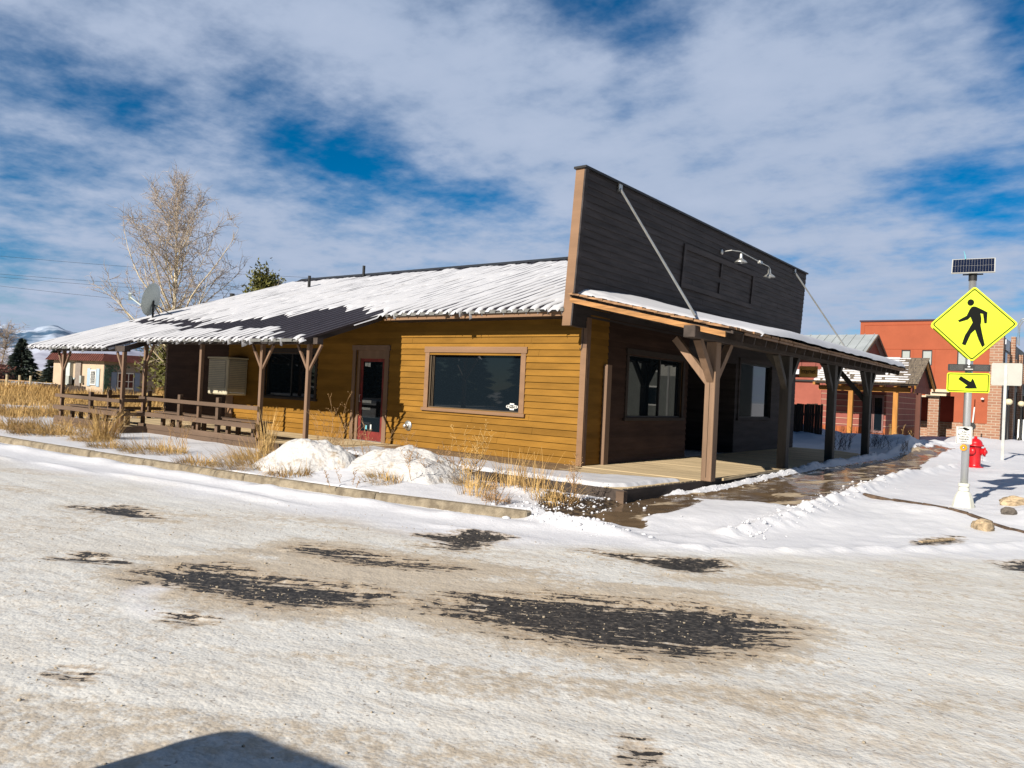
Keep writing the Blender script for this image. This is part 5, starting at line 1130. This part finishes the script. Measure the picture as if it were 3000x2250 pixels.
def globe(x, y, lab):
    z0 = gz(x, y); t = thing('globe_lamp', lab, 'street lamp', (x, y, z0), 'globe street lamps by the grey storefronts')
    b = MB(); b.lathe((x, y, z0), [(.14, 0), (.12, .15), (.06, .25), (.05, 1.85-z0), (.08, 1.9-z0), (.04, 1.95-z0)], 12); b.build('post', m_black, t, True)
    b = MB(); n = 16; b.lathe((x, y, 1.94), [(.015+.16*math.sin(math.pi*k/10), .32*(1-math.cos(math.pi*k/10))/2) for k in range(1, 10)], 18); b.build('globe', m_white if False else M('cream_globe_glass', (.62, .54, .36), .4, .03, 3, bump=0), t, True)
globe(4.55, 32.6, 'cream globe lamp just right of the brick pier'); globe(4.62, 38.8, 'cream globe lamp on a black post by the white sandwich board')
sb = thing('sandwich_board', 'white folding sandwich board standing by the dark storefront windows', 'sign', (4.75, 39.5, 0)); zb = gz(4.75, 39.5)
for s_, nm in ((-1, 'front_panel'), (1, 'rear_panel')):
    b = MB(); b.hexa([(4.45, 39.5+s_*.30, zb), (5.15, 39.5+s_*.30, zb), (5.15, 39.5+s_*.27, zb), (4.45, 39.5+s_*.27, zb), (4.45, 39.5+s_*.05, zb+1.25), (5.15, 39.5+s_*.05, zb+1.25), (5.15, 39.5+s_*.02, zb+1.25), (4.45, 39.5+s_*.02, zb+1.25)]); b.build(nm, m_white, sb)
# marker posts
mp1 = thing('marker_pole', 'thin red and white banded marker pole in front of the orange wall', 'marker', (2.85, 32.8, 0)); zb = gz(2.85, 32.8)
for k in range(8):
    b = MB(); b.tube([(2.85+.02*k/8, 32.8, zb+k*.36), (2.85+.02*(k+1)/8, 32.8, zb+(k+1)*.36)], .022, 8); b.build('band', m_white if k % 2 == 0 else m_red, mp1)
mp2 = thing('disc_marker', 'leaning white post carrying a round black disc before the brick base', 'marker', (3.10, 31.5, 0)); zb = gz(3.1, 31.5)
b = MB(); b.tube([(3.08, 31.5, zb), (3.20, 31.5, zb+1.75)], .035, 8); b.build('post', m_white, mp2)
b = MB(); b.lathe((3.11, 31.44, zb+.78), [(.19, 0), (.19, .03)], 20, (0, -1, 0)); b.build('disc', m_black, mp2)
# ================================================================== LEFT BACKGROUND
hs_ = thing('peach_cottage', 'low peach cottage with red metal roof edge, blue shutters and painted ivy', 'building', (-38, 7.5, 0))
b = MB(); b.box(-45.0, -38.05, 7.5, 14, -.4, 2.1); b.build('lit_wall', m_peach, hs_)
b = MB(); b.box(-38.05, -38.0, 7.51, 14, -.4, 2.1); b.build('side_wall', m_peachsh, hs_)
b = MB(); b.hexa([(-45.5, 7.15, 2.06), (-37.6, 7.15, 2.06), (-37.6, 14.3, 2.06), (-45.5, 14.3, 2.06), (-45.2, 7.45, 2.50), (-37.9, 7.45, 2.50), (-37.9, 14, 2.50), (-45.2, 14, 2.50)])
for k in range(28): x = -45.3+k*.285; b.hexa([(x, 7.12, 2.06), (x+.03, 7.12, 2.06), (x+.03, 7.15, 2.06), (x, 7.15, 2.06), (x, 7.42, 2.51), (x+.03, 7.42, 2.51), (x+.03, 7.45, 2.51), (x, 7.45, 2.51)])
b.build('metal_roof', m_rust, hs_)
m_shut = M('powder_blue_shutter', (.34, .44, .52), .7, .05, 3, bump=0)
b = MB(); b.box(-39.62, -38.88, 7.44, 7.49, .62, 1.55); w_ = b.build('window', m_white, hs_); b = MB(); b.box(-39.50, -39.0, 7.425, 7.439, .72, 1.45); b.build('pane', m_glass, w_)
b = MB()
for k in range(-3, 6):
    for s_ in (-1, 1):
        xa = -39.5+k*.125; 
        p0 = [xa, .72]; p1 = [xa+s_*.36, 1.45]
        xs2 = [max(-39.5, min(-39.0, v)) for v in (p0[0], p1[0])]
        if xs2[0] != xs2[1]: b.bar((xs2[0], 7.42, .72+(xs2[0]-p0[0])/(s_*.36)*.73), (xs2[1], 7.42, .72+(xs2[1]-p0[0])/(s_*.36)*.73), .02, .02)
b.build('lattice', m_white, w_)
for x0 in (-40.05, -38.86):
    b = MB(); b.box(x0, x0+.40, 7.45, 7.49, .55, 1.62); b.build('shutter', m_shut, hs_)
b = MB(); b.box(-37.995, -37.95, 8.28, 9.25, .45, 1.45); w_ = b.build('window', m_white, hs_); b = MB()
for (y0, y1) in ((8.34, 8.60), (8.66, 8.90), (8.96, 9.2)): b.box(-37.949, -37.944, y0, y1, .55, .9); b.box(-37.949, -37.944, y0, y1, .95, 1.38)
b.build('pane', m_glass, w_)
m_shutsh = M('shaded_blue_shutter', (.20, .26, .38), .7, .05, 3, bump=0)  # darker copy of the shutter blue, the wall's shade put into the colour
for y0_ in (7.93, 9.3):
    b = MB(); b.box(-37.99, -37.955, y0_, y0_+.31, .35, 1.45); b.build('shutter', m_shutsh, hs_)
b = MB(); rr = random.Random(8)
for k in range(420):
    t = rr.random(); z = 1.95*t-.1; y = 7.55+abs(rr.gauss(0, .16 if z < 1.2 else .16+.9*(z-1.2))); s_ = rr.uniform(.02, .045); b.box(-37.995, -37.985-rr.uniform(0, .01)+.02, y-s_, y+s_, z-s_, z+s_)
b.build('painted_ivy', M('painted_ivy_green', (.09, .16, .12), .9, .3, 5, bump=0), hs_)
b = MB(); b.box(-42.9, -42.1, 7.3, 7.49, .45, 1.9); b.box(-42.05, -41.5, 7.35, 7.49, .9, 1.0); b.build('meter_cabinet', M('pale_grey_cabinet', (.48, .52, .50), .5, .05, 3, bump=0), hs_)
m_gbox = M('grey_box', (.38, .40, .37), .5, .05, 3, bump=0); b = MB(); b.box(-42.4, -41.7, 7.1, 7.29, .6, 1.1); b.build('meter_box', m_gbox, hs_); b = MB(); b.box(-40.75, -40.5, 7.3, 7.49, .7, 1.15); b.build('meter_box', m_gbox, hs_)
b = MB(); b.box(-41.6, -40.85, 7.40, 7.495, .2, 1.95); b.build('doorway', M('grey_brown_door', (.24, .20, .17), .7, .1, 4, bump=0), hs_)
pf = thing('picket_fence', 'dark round-topped picket fence in front of the peach cottage', 'fence', (-41, 6.5, 0)); b = MB(); x = -44.6
while x < -38.0:
    z = gz(x, 6.5); zt = .55+random.uniform(-.03, .03); b.prism([(x, 6.5, z-.1), (x+.15, 6.5, z-.1), (x+.15, 6.5, zt-.07), (x+.11, 6.5, zt), (x+.04, 6.5, zt), (x, 6.5, zt-.07)], (0, .03, 0)); x += .175
b.build('pickets', m_darkwood, pf); b = MB(); b.box(-44.6, -38, 6.54, 6.58, .25, .33); b.build('rail', m_darkwood, pf)
rf = thing('rail_fence', 'low rustic pole fence with pale posts at the edge of the dry grass field', 'fence', (-46, 5.6, 0))
for (x, y) in ((-48.5, 3.4), (-47.2, 4.3), (-45.9, 5.2), (-45.3, 5.7), (-44.7, 6.1)):
    b = MB(); z = gz(x, y); b.tube([(x, y, z-.1), (x, y, .98)], .07, 8); b.build('post', m_bark, rf)
for z in (.35, .62):
    b = MB(); b.tube([(-49.5, 2.7, z), (-47.2, 4.3, z+.02), (-44.7, 6.1, z)], .035, 6); b.build('pole', m_weed, rf)
wires = [((-85.34, 8.59, 13.77), (-53.65, 33.22, 12.34)), ((-85.28, 8.66, 11.93), (-53.6, 33.27, 10.84)), ((-85.27, 8.67, 11.7), (-53.59, 33.29, 10.34)), ((-85.25, 8.69, 11.1), (-53.53, 33.35, 8.67))]
wl = ['topmost thin overhead power line left of the bare tree', 'second overhead power line from the top', 'third overhead power line, close below the second', 'lowest overhead power line, running near the mountain skyline']
for (p, q), l_ in zip(wires, wl):
    p, q = Vector(p), Vector(q); p = p+(p-q)*.6; q = q+(q-p)*.25; pts_ = [p.lerp(q, k/16)-Vector((0, 0, 1.2*4*(k/16)*(1-k/16))) for k in range(17)]
    b = MB(); b.tube(pts_, .012, 4, False); tag(b.build('power_line', m_black), l_, 'power line', 'overhead power lines')
# ------------------------------------------------------------------ trees
def segs_to_mesh(segs, name, mat, parent, sides=4):
    S = np.array([(*a, *b_, r0, r1) for a, b_, r0, r1 in segs]); A_ = S[:, :3]; B2_ = S[:, 3:6]; d = B2_-A_; ln = np.linalg.norm(d, axis=1, keepdims=True)+1e-9; d = d/ln
    ref = np.where(np.abs(d[:, 2:3]) > .9, np.array([[1., 0, 0]]), np.array([[0, 0, 1.]])); u = np.cross(d, ref); u /= np.linalg.norm(u, axis=1, keepdims=True); v = np.cross(d, u)
    V = np.zeros((len(S), 2, sides, 3))
    for k in range(sides):
        a = 2*math.pi*k/sides; o = u*math.cos(a)+v*math.sin(a); V[:, 0, k] = A_+o*S[:, 6:7]; V[:, 1, k] = B2_+o*S[:, 7:8]
    base = (np.arange(len(S))*2*sides)[:, None]; F = []
    for k in range(sides): k2 = (k+1) % sides; F.append(np.concatenate([base+k, base+k2, base+sides+k2, base+sides+k], 1))
    return rawmesh(name, V.reshape(-1, 3), np.concatenate(F), mat, parent, True)
def limb(segs, p, d, L_, r0, n, rr, curl=.0, wob=.10):
    pts_ = [p]; st = L_/n
    for i in range(n):
        d = (d+Vector((rr.gauss(0, wob), rr.gauss(0, wob), rr.gauss(0, wob)+curl))).normalized(); q = p+d*st
        mn = min(.004, r0*.35); ra = r0*(1-i/n)+mn; rb = r0*(1-(i+1)/n)+mn; segs.append((p, q, ra, rb)); p = q; pts_.append(p)
    return pts_
def aspen(x, y, z0, H, lab, seed=2):
    rr = random.Random(seed); t = thing('aspen_tree', lab, 'tree', (x, y, z0)); big = []; tw = []
    base = Vector((x, y, z0)); lead = limb(big, base, Vector((.02, .02, 1)), H*.97, .15, 22, rr, .0, .03)
    def at(f): i = int(f); return lead[i].lerp(lead[min(i+1, 22)], f-i)
    nl = 44
    for k in range(nl):
        f = 3.5+(k/nl)**1.1*17.2; h = f/22; a = k*2.4+rr.uniform(-.4, .4); steep = rr.random() < .35
        elv = R((55 if steep else 20)+36*h+rr.uniform(-10, 10)); L_ = (5.5*(1-h)**.62+.55)*rr.uniform(.75, 1.12)*(1.12 if h < .45 else 1)*(1.08 if steep else .95)
        d = Vector((math.cos(a)*math.cos(elv), math.sin(a)*math.cos(elv), math.sin(elv))); pl = limb(big, at(f), d, L_, .010+.036*(1-h)*L_/4, 10, rr, .04 if not steep else .01, .07)
        for j in range(1, 11):
            for m in range(2 if L_ > 1.5 else 1):
                p = pl[j-1].lerp(pl[j], rr.random()); dd = (pl[j]-pl[j-1]).normalized(); sd = Vector((rr.gauss(0, 1), rr.gauss(0, 1), rr.gauss(.15, .8))).normalized(); d2 = (dd*.7+sd).normalized(); l2 = rr.uniform(.55, 1.7)*(1.2-j/14)*min(1, L_/2.6)
                ql = limb(tw, p, d2, l2, .011, 5, rr, .04, .13)
                for i in range(1, 6):
                    for _ in range(rr.choice((1, 1, 2))):
                        d3 = ((ql[i]-ql[i-1]).normalized()*.7+Vector((rr.gauss(0, .7), rr.gauss(0, .7), rr.gauss(.2, .6)))).normalized(); limb(tw, ql[i], d3, rr.uniform(.15, .55), .0065, 2, rr, .03, .2)
    segs_to_mesh(big, 'trunk', m_bark, t, 6); segs_to_mesh(tw, 'crown', m_twig, t, 3); return t
aspen(-26.3, 5.2, -.2, 11.0, 'tall leafless pale-barked aspen rising behind the far end of the porch roof')
def needletree(name, lab, x, y, z0, H, W_, mat, seed, kind='spruce', n=5200, size=.16, group=None):
    rr = np.random.default_rng(seed); t = thing(name, lab, 'tree', (x, y, z0), group)
    if kind == 'spruce':
        nb_ = int(n/14); h = rr.random(nb_)**1.25; ang = rr.random(nb_)*6.283; rad = (1-h)*W_/2*(.75+.35*rr.random(nb_))+.05; k = 14
        f = rr.random((nb_, k))**.7; R_ = f*rad[:, None]; zc = h[:, None]*H*.95+.10*H*.4-R_*.28+rr.normal(0, .04*H/5, (nb_, k)); aa = ang[:, None]+rr.normal(0, .10, (nb_, k))/(.3+f)
        P = np.stack([R_*np.cos(aa), R_*np.sin(aa), zc], -1).reshape(-1, 3); out = np.stack([np.cos(aa), np.sin(aa), -.15+0*aa], -1).reshape(-1, 3)
    else:
        nc = 75; c = rr.normal(0, 1, (nc, 3)); c /= np.linalg.norm(c, axis=1, keepdims=True); c *= (rr.random((nc, 1))**.45)
        hh = (c[:, 2]+1)/2; c[:, 0:2] *= (W_/2)*(1.05-.55*hh[:, None]); c[:, 2] = H*(.12+.82*hh); k = n//nc
        P = (c[:, None, :]+rr.normal(0, 1, (nc, k, 3))*np.array([.085*W_, .085*W_, .045*H])).reshape(-1, 3); out = rr.normal(0, 1, P.shape); out[:, 2] = np.abs(out[:, 2])*.8
    out /= np.linalg.norm(out, axis=1, keepdims=True); sd = np.cross(out, rr.normal(0, 1, P.shape)); sd /= np.linalg.norm(sd, axis=1, keepdims=True)
    s = size*rr.uniform(.6, 1.5, (len(P), 1)); P = P+np.array([x, y, z0]); V = np.stack([P-sd*s*.28, P+sd*s*.28, P+out*s*1.25], 1).reshape(-1, 3); F = np.arange(len(V)).reshape(-1, 3)
    rawmesh('crown', V, F, mat, t); b = MB(); b.tube([(x, y, z0-.1), (x, y, z0+H*.5), (x, y, z0+H*.93)], [.035*H, .02*H, .005*H], 8); b.build('trunk', m_barkd, t, True)
    if kind != 'spruce':
        sg2 = []; r2_ = random.Random(seed)
        for q in c[::2]: limb(sg2, Vector((x, y, z0+q[2]*.75)), Vector((q[0], q[1], q[2]*.25)).normalized(), math.hypot(q[0], q[1]), .03, 4, r2_, 0, .1)
        segs_to_mesh(sg2, 'branches', m_barkd, t, 4)
    return t
needletree('pine_tree', 'olive green pine growing around the foot of the bare aspen behind the porch', -27.0, 6.6, -.3, 5.3, 4.2, m_pine, 5, 'pine', 9000, .17)
needletree('pine_tree', 'small olive pine top showing above the snowy roof slope right of the aspen', -43.7, 22, -.3, 10.9, 4.4, m_pine, 9, 'pine', 13000, .22)
needletree('spruce_tree', 'full dark snow-dusted spruce left of the peach cottage', -80.9, 18.4, -.2, 4.7, 4.6, m_spruce, 3, 'spruce', 7500, .24)
needletree('spruce_tree', 'narrower dark spruce half hidden behind the left corner of the peach cottage', -77.5, 20.4, -.2, 3.9, 3.4, m_spruce, 4, 'spruce', 5000, .24)
needletree('reddish_shrub', 'dense reddish brown leafless shrub at the left edge beside the spruce', -72.5, 12.6, -.3, 2.4, 4.6, m_bush, 6, 'pine', 5000, .14)
sg_ = []; rr = random.Random(31); t = thing('bare_tree', 'hazy pale leafless tree behind the dark spruce at the left edge', 'tree', (-93, 20.5, -.2))
ld = limb(sg_, Vector((-93, 20.5, -.2)), Vector((0, 0, 1)), 6.2, .15, 10, rr, 0, .06)
for k in range(60):
    a = rr.uniform(0, 6.28); p = ld[rr.randint(2, 9)]; q = limb(sg_, p, Vector((math.cos(a), math.sin(a), .8)).normalized(), rr.uniform(1, 2.6), .03, 5, rr, .03, .15)
    for j in range(1, 6):
        for _ in range(3): limb(sg_, q[j], Vector((rr.gauss(0, 1), rr.gauss(0, 1), rr.gauss(.6, .6))).normalized(), rr.uniform(.3, .9), .016, 2, rr, .02, .2)
segs_to_mesh(sg_, 'branches', m_twig, t, 3)
# ------------------------------------------------------------------ dry grass and weeds
def blades(P, H, lean_dir, lean, w, rr, curve=.6, jitter=.35):
    """3-segment tapering blades; returns verts, quads"""
    n = len(P); a = rr.normal(0, 1, (n, 2)); ld = lean_dir+a*jitter; ld = ld/np.maximum(np.linalg.norm(ld, axis=1, keepdims=True), 1e-6)
    L_ = lean*np.abs(rr.normal(1, .35, (n, 1))); sd = np.stack([-ld[:, 1], ld[:, 0]], 1); V = []
    for i in range(4):
        t = i/3; ho = H*np.sin(L_*(.4+curve*t))*t; ve = H*np.cos(L_*(.4+curve*t))*t; c = np.concatenate([P[:, :2]+ld*ho, P[:, 2:3]+ve], 1); ww = w*(1-.75*t); o = np.concatenate([sd*ww, np.zeros((n, 1))], 1); V += [c-o, c+o]
    V = np.stack(V, 1).reshape(-1, 3); b0 = (np.arange(n)*8)[:, None]; F = np.concatenate([b0+[0, 1, 3, 2], b0+[2, 3, 5, 4], b0+[4, 5, 7, 6]], 0)
    return V, F
def merge(parts):
    V = []; F = []; o = 0
    for v, f in parts: V.append(v); F.append(f+o); o += len(v)
    return np.concatenate(V), np.concatenate(F)
def tussock(name, lab, x, y, n, h, spread, lean, group, ldir=(0, 0), w=.006, mat=None, cat='grass tuft'):
    rr = np.random.default_rng(int(abs(x*131+y*717))+n); a = rr.random(n)*6.283; r_ = spread*np.sqrt(rr.random(n)); PX = x+np.cos(a)*r_; PY = y+np.sin(a)*r_*.7
    P = np.stack([PX, PY, zarr(PX, PY)-.02], 1); H = h*(.25+.85*rr.random((n, 1))**.8); d0 = np.stack([np.cos(a), np.sin(a)], 1)*.6+np.array(ldir)
    V, F = blades(P, H, d0, lean, w, rr); o = rawmesh(name, V, F, mat or m_straw, None); return tag(o, lab, cat, group)
GG = 'dry grass tufts in the snow'
tussock('grass_tuft', 'tallest upright dry grass clump against the porch, left of the snow piles', -6.35, -3.10, 120, 1.02, .22, .28, GG, w=.006)
tussock('grass_tuft', 'long straw swept flat over the snow, left foot of the snow piles', -3.9, -5.2, 520, .55, .75, 1.35, GG, (-.9, -.5))
tussock('grass_tuft', 'flattened straw below the tall clump, left of the snow piles', -5.3, -4.1, 420, .60, .60, 1.25, GG, (.3, -1.0))
tussock('grass_tuft', 'dull olive grass mat on the snow near the kerb, left of centre', -5.0, -5.55, 380, .26, .50, .95, GG, (-.2, -.3))
tussock('grass_tuft', 'broad golden flattened grass mat below the railing', -7.3, -5.2, 800, .42, .85, 1.25, GG, (-.8, -.4))
tussock('grass_tuft', 'small golden grass patch left of the broad mat', -8.6, -5.6, 320, .32, .45, 1.15, GG, (-.8, -.4))
tussock('grass_tuft', 'tall leaning grass in front of the left porch post', -10.9, -4.55, 240, .85, .42, .55, GG, (.35, 0), w=.007)
tussock('grass_tuft', 'dense golden grass drooping below the left railing', -10.6, -5.0, 620, .40, .60, 1.2, GG, (.3, -1))
tussock('grass_tuft', 'long straw mat on the snow, left of the left railing', -12.6, -5.3, 800, .50, 1.0, 1.25, GG, (-.8, -.5))
tussock('grass_tuft', 'tall golden tuft at the left picture edge', -15.0, -5.2, 700, .60, .9, 1.0, GG, (.2, -.5))
tussock('grass_tuft', 'low grass under the left end of the porch platform', -14.6, -4.2, 600, .42, 1.3, 1.0, GG, (0, -.6))
tussock('grass_tuft', 'straw at the front foot of the left snow pile', -2.6, -5.2, 320, .30, .45, 1.2, GG, (.6, -.6))
tussock('grass_tuft', 'straw patch at the front foot of the right snow pile', -.75, -4.75, 240, .26, .38, 1.1, GG, (-.9, -.2))
tussock('grass_tuft', 'upright golden tuft before the snowy deck edge', .72, -3.25, 120, .66, .34, .42, GG, w=.005)
tussock('grass_tuft', 'second upright golden tuft, right of the first before the deck', 1.30, -3.35, 80, .70, .30, .42, GG, w=.005)
tussock('grass_tuft', 'tangled straw mat beside the two upright deck tufts', .35, -3.75, 260, .30, .40, 1.0, GG, (.2, -.3))
tussock('grass_tuft', 'tangled dry stems on the dark soil by the deck corner', 1.95, -3.75, 140, .55, .40, .75, GG, w=.005)
tussock('grass_tuft', 'low brown stubble clump near the corner kerb', 1.45, -4.55, 110, .22, .24, .8, GG, mat=m_weed)
tussock('grass_tuft', 'short golden clump of stems in clean snow near the kerb', .95, -4.45, 80, .44, .28, .5, GG, w=.005)
def weed(lab, x, y, n, h, spread, name='dry_weed', mat=None, seeds=True, group='dry branched weeds', z=None):
    rr = random.Random(int(abs(x*77+y*913))); sg3 = []; hd = []; t0 = gz(x, y) if z is None else z
    for k in range(n):
        a = rr.uniform(0, 6.28); p = Vector((x+rr.gauss(0, spread*.18), y+rr.gauss(0, spread*.18), t0-.02)); d = Vector((math.cos(a)*rr.uniform(.05, .5)*spread*2, math.sin(a)*rr.uniform(.05, .5)*spread*2, 1)).normalized()
        q = limb(sg3, p, d, h*rr.uniform(.55, 1.1), .0050, 7, rr, 0, .06)
        for j in range(2, 8):
            for _ in range(rr.choice((1, 2, 2))):
                a2 = rr.uniform(0, 6.28); d2 = Vector((math.cos(a2), math.sin(a2), rr.uniform(.5, 1.6))).normalized(); e = limb(sg3, q[j], d2, h*rr.uniform(.06, .24), .0032, 2, rr, .05, .15)
                hd.append(e[-1])
                if rr.random() < .5: hd.append(limb(sg3, e[1], Vector((rr.gauss(0, 1), rr.gauss(0, 1), .8)).normalized(), h*.07, .002, 1, rr, 0, .1)[-1])
    r0 = thing(name, lab, 'weed', (x, y, t0), group); segs_to_mesh(sg3, 'stems', mat or m_weed, r0, 3)
    if seeds and hd:
        V = []; F = []; o = 0
        for q in hd: V.append(IV*.0075*rr.uniform(.6, 1.4)+np.array(q)); F.append(IF+o); o += len(IV)
        rawmesh('seed_heads', np.concatenate(V), np.concatenate(F), m_weed if mat is None else mat, r0, True)
weed('tall seeding weed between the last porch post and the red door', -4.45, -3.0, 9, 1.32, .55)
weed('thin weed in front of the left casing of the red door', -3.75, -3.1, 6, 1.05, .5)
weed('branching weed in front of the red door glass', -3.05, -3.0, 6, 1.0, .55)
weed('low weed just right of the red door on the pile crest', -2.45, -2.95, 9, .72, .8)
weed('low weed below the round wall vent', -1.75, -2.9, 9, .62, .8)
weed('low spreading weed under the left end of the picture window', -1.0, -2.9, 8, .55, .8)
weed('largest golden weed below the picture window', -.12, -3.35, 15, 1.0, .62, mat=m_straw)
weed('sprawling sparse weed on the flank of the right snow pile', -.6, -3.9, 9, .7, 1.3)
weed('tall single-stemmed weed near the deck corner', 2.12, -3.45, 4, .95, .3)
weed('short dark weed in clean snow near the kerb', 1.62, -4.75, 5, .38, .7)
weed('stub of weed at the foot of the right snow pile', -.95, -5.3, 4, .25, .9)
weed('small weed stub behind the kerb at the left', -12.6, -5.9, 5, .28, .8)
weed('thin weed before the middle of the railing', -9.1, -3.6, 7, .75, .7)
weed('tall thin weed at the gap in the railing', -12.4, -3.9, 5, .95, .8)
m_darkstem = M('dark_wet_stems', (.05, .035, .03), .8, .2, 4, bump=0, detail=2)
for i_, (l_, x, y, n_, h_) in enumerate((('bare dark shrub in the shaded snow left of the last canopy posts', 1.5, 13.9, 26, .75), ('bare dark shrub between the two last canopy posts', 2.6, 13.9, 22, .62), ('low dark twigs on the blue-shaded snowbank right of the last post', 3.4, 13.6, 12, .42), ('pale dry sprig on the snowbank by the honey cedar post', 2.2, 19.2, 8, .6))):
    weed(l_, x, y, n_, h_, 1.0, 'bare_shrub', m_darkstem if i_ < 3 else m_straw, i_ == 3, 'shrubs beyond the storefront')
# field of dead grass beyond the porch and at the left
rr = np.random.default_rng(5); parts = []
def field(n, x0, x1, y0, y1, h, w, thr=.0, ldir=(.2, -.2), lean=.45):
    PX = rr.uniform(x0, x1, n); PY = rr.uniform(y0, y1, n); k = fbm(PX*.28, PY*.45, 3, 90) > thr-.1; k &= ~((PX > -17.2) & (PY > -3.7)); k &= PY > curb(PX)+.9; PX, PY = PX[k], PY[k]
    P = np.stack([PX, PY, zarr(PX, PY)-.02], 1); V, F = blades(P, h*rr.uniform(.4, 1.1, (len(P), 1)), np.tile(np.array(ldir), (len(P), 1)), lean, w, rr, jitter=.8); parts.append((V, F))
field(12000, -30, -16.5, -5.2, 3.5, .36, .010, .02)
field(20000, -44, -20, -3.5, 6.5, .50, .012, -.02)
field(9000, -70, -40, -4, 7, .6, .03, -.2)
field(5000, -20, -12, -6.0, -3.4, .30, .007, .08, lean=1.0)
field(7000, -30, -17.3, 3.5, 7.5, .45, .012, .0)
V, F = merge(parts); tag(rawmesh('dry_grass', V, F, m_straw), kind='stuff', label='field of dead golden grass beyond the porch')
# ------------------------------------------------------------------ far hills
def hillmat(name, c1, c2, sc, thr):
    m = M(name, c1, .9, .0, sc, (1, 1, 2.5), 0, 10, col2=c2, thr=thr, detail=9); return m
def hills(nm, r0, r1, nr, az0, az1, na, hf, mat, seed):
    a = np.radians(np.linspace(az0, az1, na)); r_ = np.linspace(r0, r1, nr); A, Rr = np.meshgrid(a, r_); t = (Rr-r0)/(r1-r0)
    Hh = hf(np.degrees(A)); z = -4+Hh*np.sin(np.clip(t*1.35, 0, 1)*math.pi/2)**1.2*(1+.20*fbm(A*38, t*3.2, 5, seed))*ss(1.25, .75, t*1.0)
    z = z+Hh*.10*fbm(A*90, t*7, 4, seed+5)*ss(0, .3, t)
    tag(gridmesh(nm, 8.5+Rr*np.sin(A), -13.4+Rr*np.cos(A), z, mat, None), kind='structure')
def hb(a, kx, kv): return np.interp(a, kx, kv)
hills('mountain_range', 2600, 5200, 70, -125, -50, 340, lambda a: 4050*hb(a, [-125, -90, -74, -71.6, -70.7, -69.6, -68.4, -67.4, -66.4, -65.2, -62, -56, -50], [.03, .045, .050, .0535, .0495, .0475, .0500, .0480, .0445, .036, .030, .024, .018]), hillmat('hazy_forested_mountain', (.40, .47, .58), (.05, .11, .19), .0032, (.47, .56)), 3)  # blue haze and distant shade put into the forest and snow colours
hills('foothills', 900, 1900, 40, -125, -45, 200, lambda a: 1700*hb(a, [-125, -90, -72, -70, -68.2, -66.5, -60, -45], [.020, .020, .021, .024, .032, .034, .022, .015])*.92, hillmat('open_snowy_foothill', (.52, .55, .64), (.30, .30, .38), .006, (.35, .6)), 13)
# ------------------------------------------------------------------ the south and east sides of the street (house seen in window glass, car casts foreground shadow, spruces added for dark reflections)
sv = thing('parked_car', 'dark grey parked station wagon standing just behind the viewpoint', 'car', (7.3, -15.1, -.3))
m_car = M('dark_grey_car_paint', (.05, .055, .06), .25, .03, 2, bump=0, spec=.5)
prof_ = [(4.98, .10), (4.84, .55), (4.86, 1.35), (4.90, 1.60), (4.95, 1.755), (5.04, 1.80), (5.29, 1.812), (5.71, 1.85), (6.6, 1.87), (7.5, 1.80), (8.35, 1.20), (9.5, 1.05), (9.72, .85), (9.75, .35), (9.55, .18)]
b = MB(); b.prism([(x, -14.22 if z < 1.1 else -14.22, z-.30) for x, z in prof_], (0, -1.75, 0)); b.build('body', m_car, sv, bevel=.012)
for y0, y1 in ((-14.215, -14.20), (-15.99, -15.975)):
    for (xa, xb, xc, xd) in ((5.15, 6.0, 6.0, 5.22), (6.08, 6.95, 6.9, 6.08), (7.05, 8.05, 7.5, 7.0)):
        b = MB(); b.prism([(xa, y0, .82), (xb, y0, .82), (xc, y0, 1.38), (xd, y0, 1.38)], (0, y1-y0, 0)); b.build('window', m_glass, sv)
for x in (5.85, 8.75):
    for y in (-14.19, -15.80):
        b = MB(); b.lathe((x, y, .03), [(.20, 0), (.33, 0), (.345, .03), (.345, .19), (.33, .22), (.20, .22)], 28, (0, -1, 0)); w_ = b.build('wheel', m_blk, sv, True); b = MB(); b.lathe((x, y+.006, .03), [(.05, 0), (.20, .0), (.20, .01)], 20, (0, -1, 0)); b.build('rim', m_galv, w_, True)
gh = thing('grey_house', 'grey sided two-storey building with snowy roof across the side street', 'building', (20, 40, 0))
b = MB(); b.box(15, 26, 36, 50, -.3, 5.4); b.build('wall', M('slate_grey_siding', (.13, .14, .13), .8, .08, 2, bump=.1), gh)
b = MB(); b.hexa([(14.6, 35.6, 5.4), (26.4, 35.6, 5.4), (26.4, 50.4, 5.4), (14.6, 50.4, 5.4), (14.6, 42.5, 7.4), (26.4, 42.5, 7.4), (26.4, 43.5, 7.4), (14.6, 43.5, 7.4)]); b.build('roof', m_snow, gh)
for x in (16.5, 19.5, 22.5):
    for z in (.9, 3.3):
        b = MB(); b.box(x, x+1.1, 35.93, 35.99, z, z+1.4); w_ = b.build('window', m_white, gh); b = MB(); b.box(x+.1, x+1.0, 35.91, 35.929, z+.1, z+1.3); b.build('pane', m_glass, w_)
proto = needletree('reflection_spruce', 'added dark spruce in an unseen row, there for the windows to mirror', 0, -52, -.3, 11, 7.5, m_spruce, 41, 'spruce', 5000, .6, 'added spruces for the windows to mirror')  # unseen row added so the glass mirrors something dark
k = 0
for x in list(np.arange(-118, 66, 6.5)):
    if abs(x) < 1: continue
    c = proto.copy(); COL.objects.link(c); c.location = (x+random.uniform(-1.5, 1.5), -52+random.uniform(-5, 3), -.3); c['label'] = 'added dark spruce in an unseen row, there for the windows to mirror'
    for ch in proto.children:
        d = ch.copy(); COL.objects.link(d); d.parent = c; d.scale = (1, 1, random.uniform(.75, 1.1))
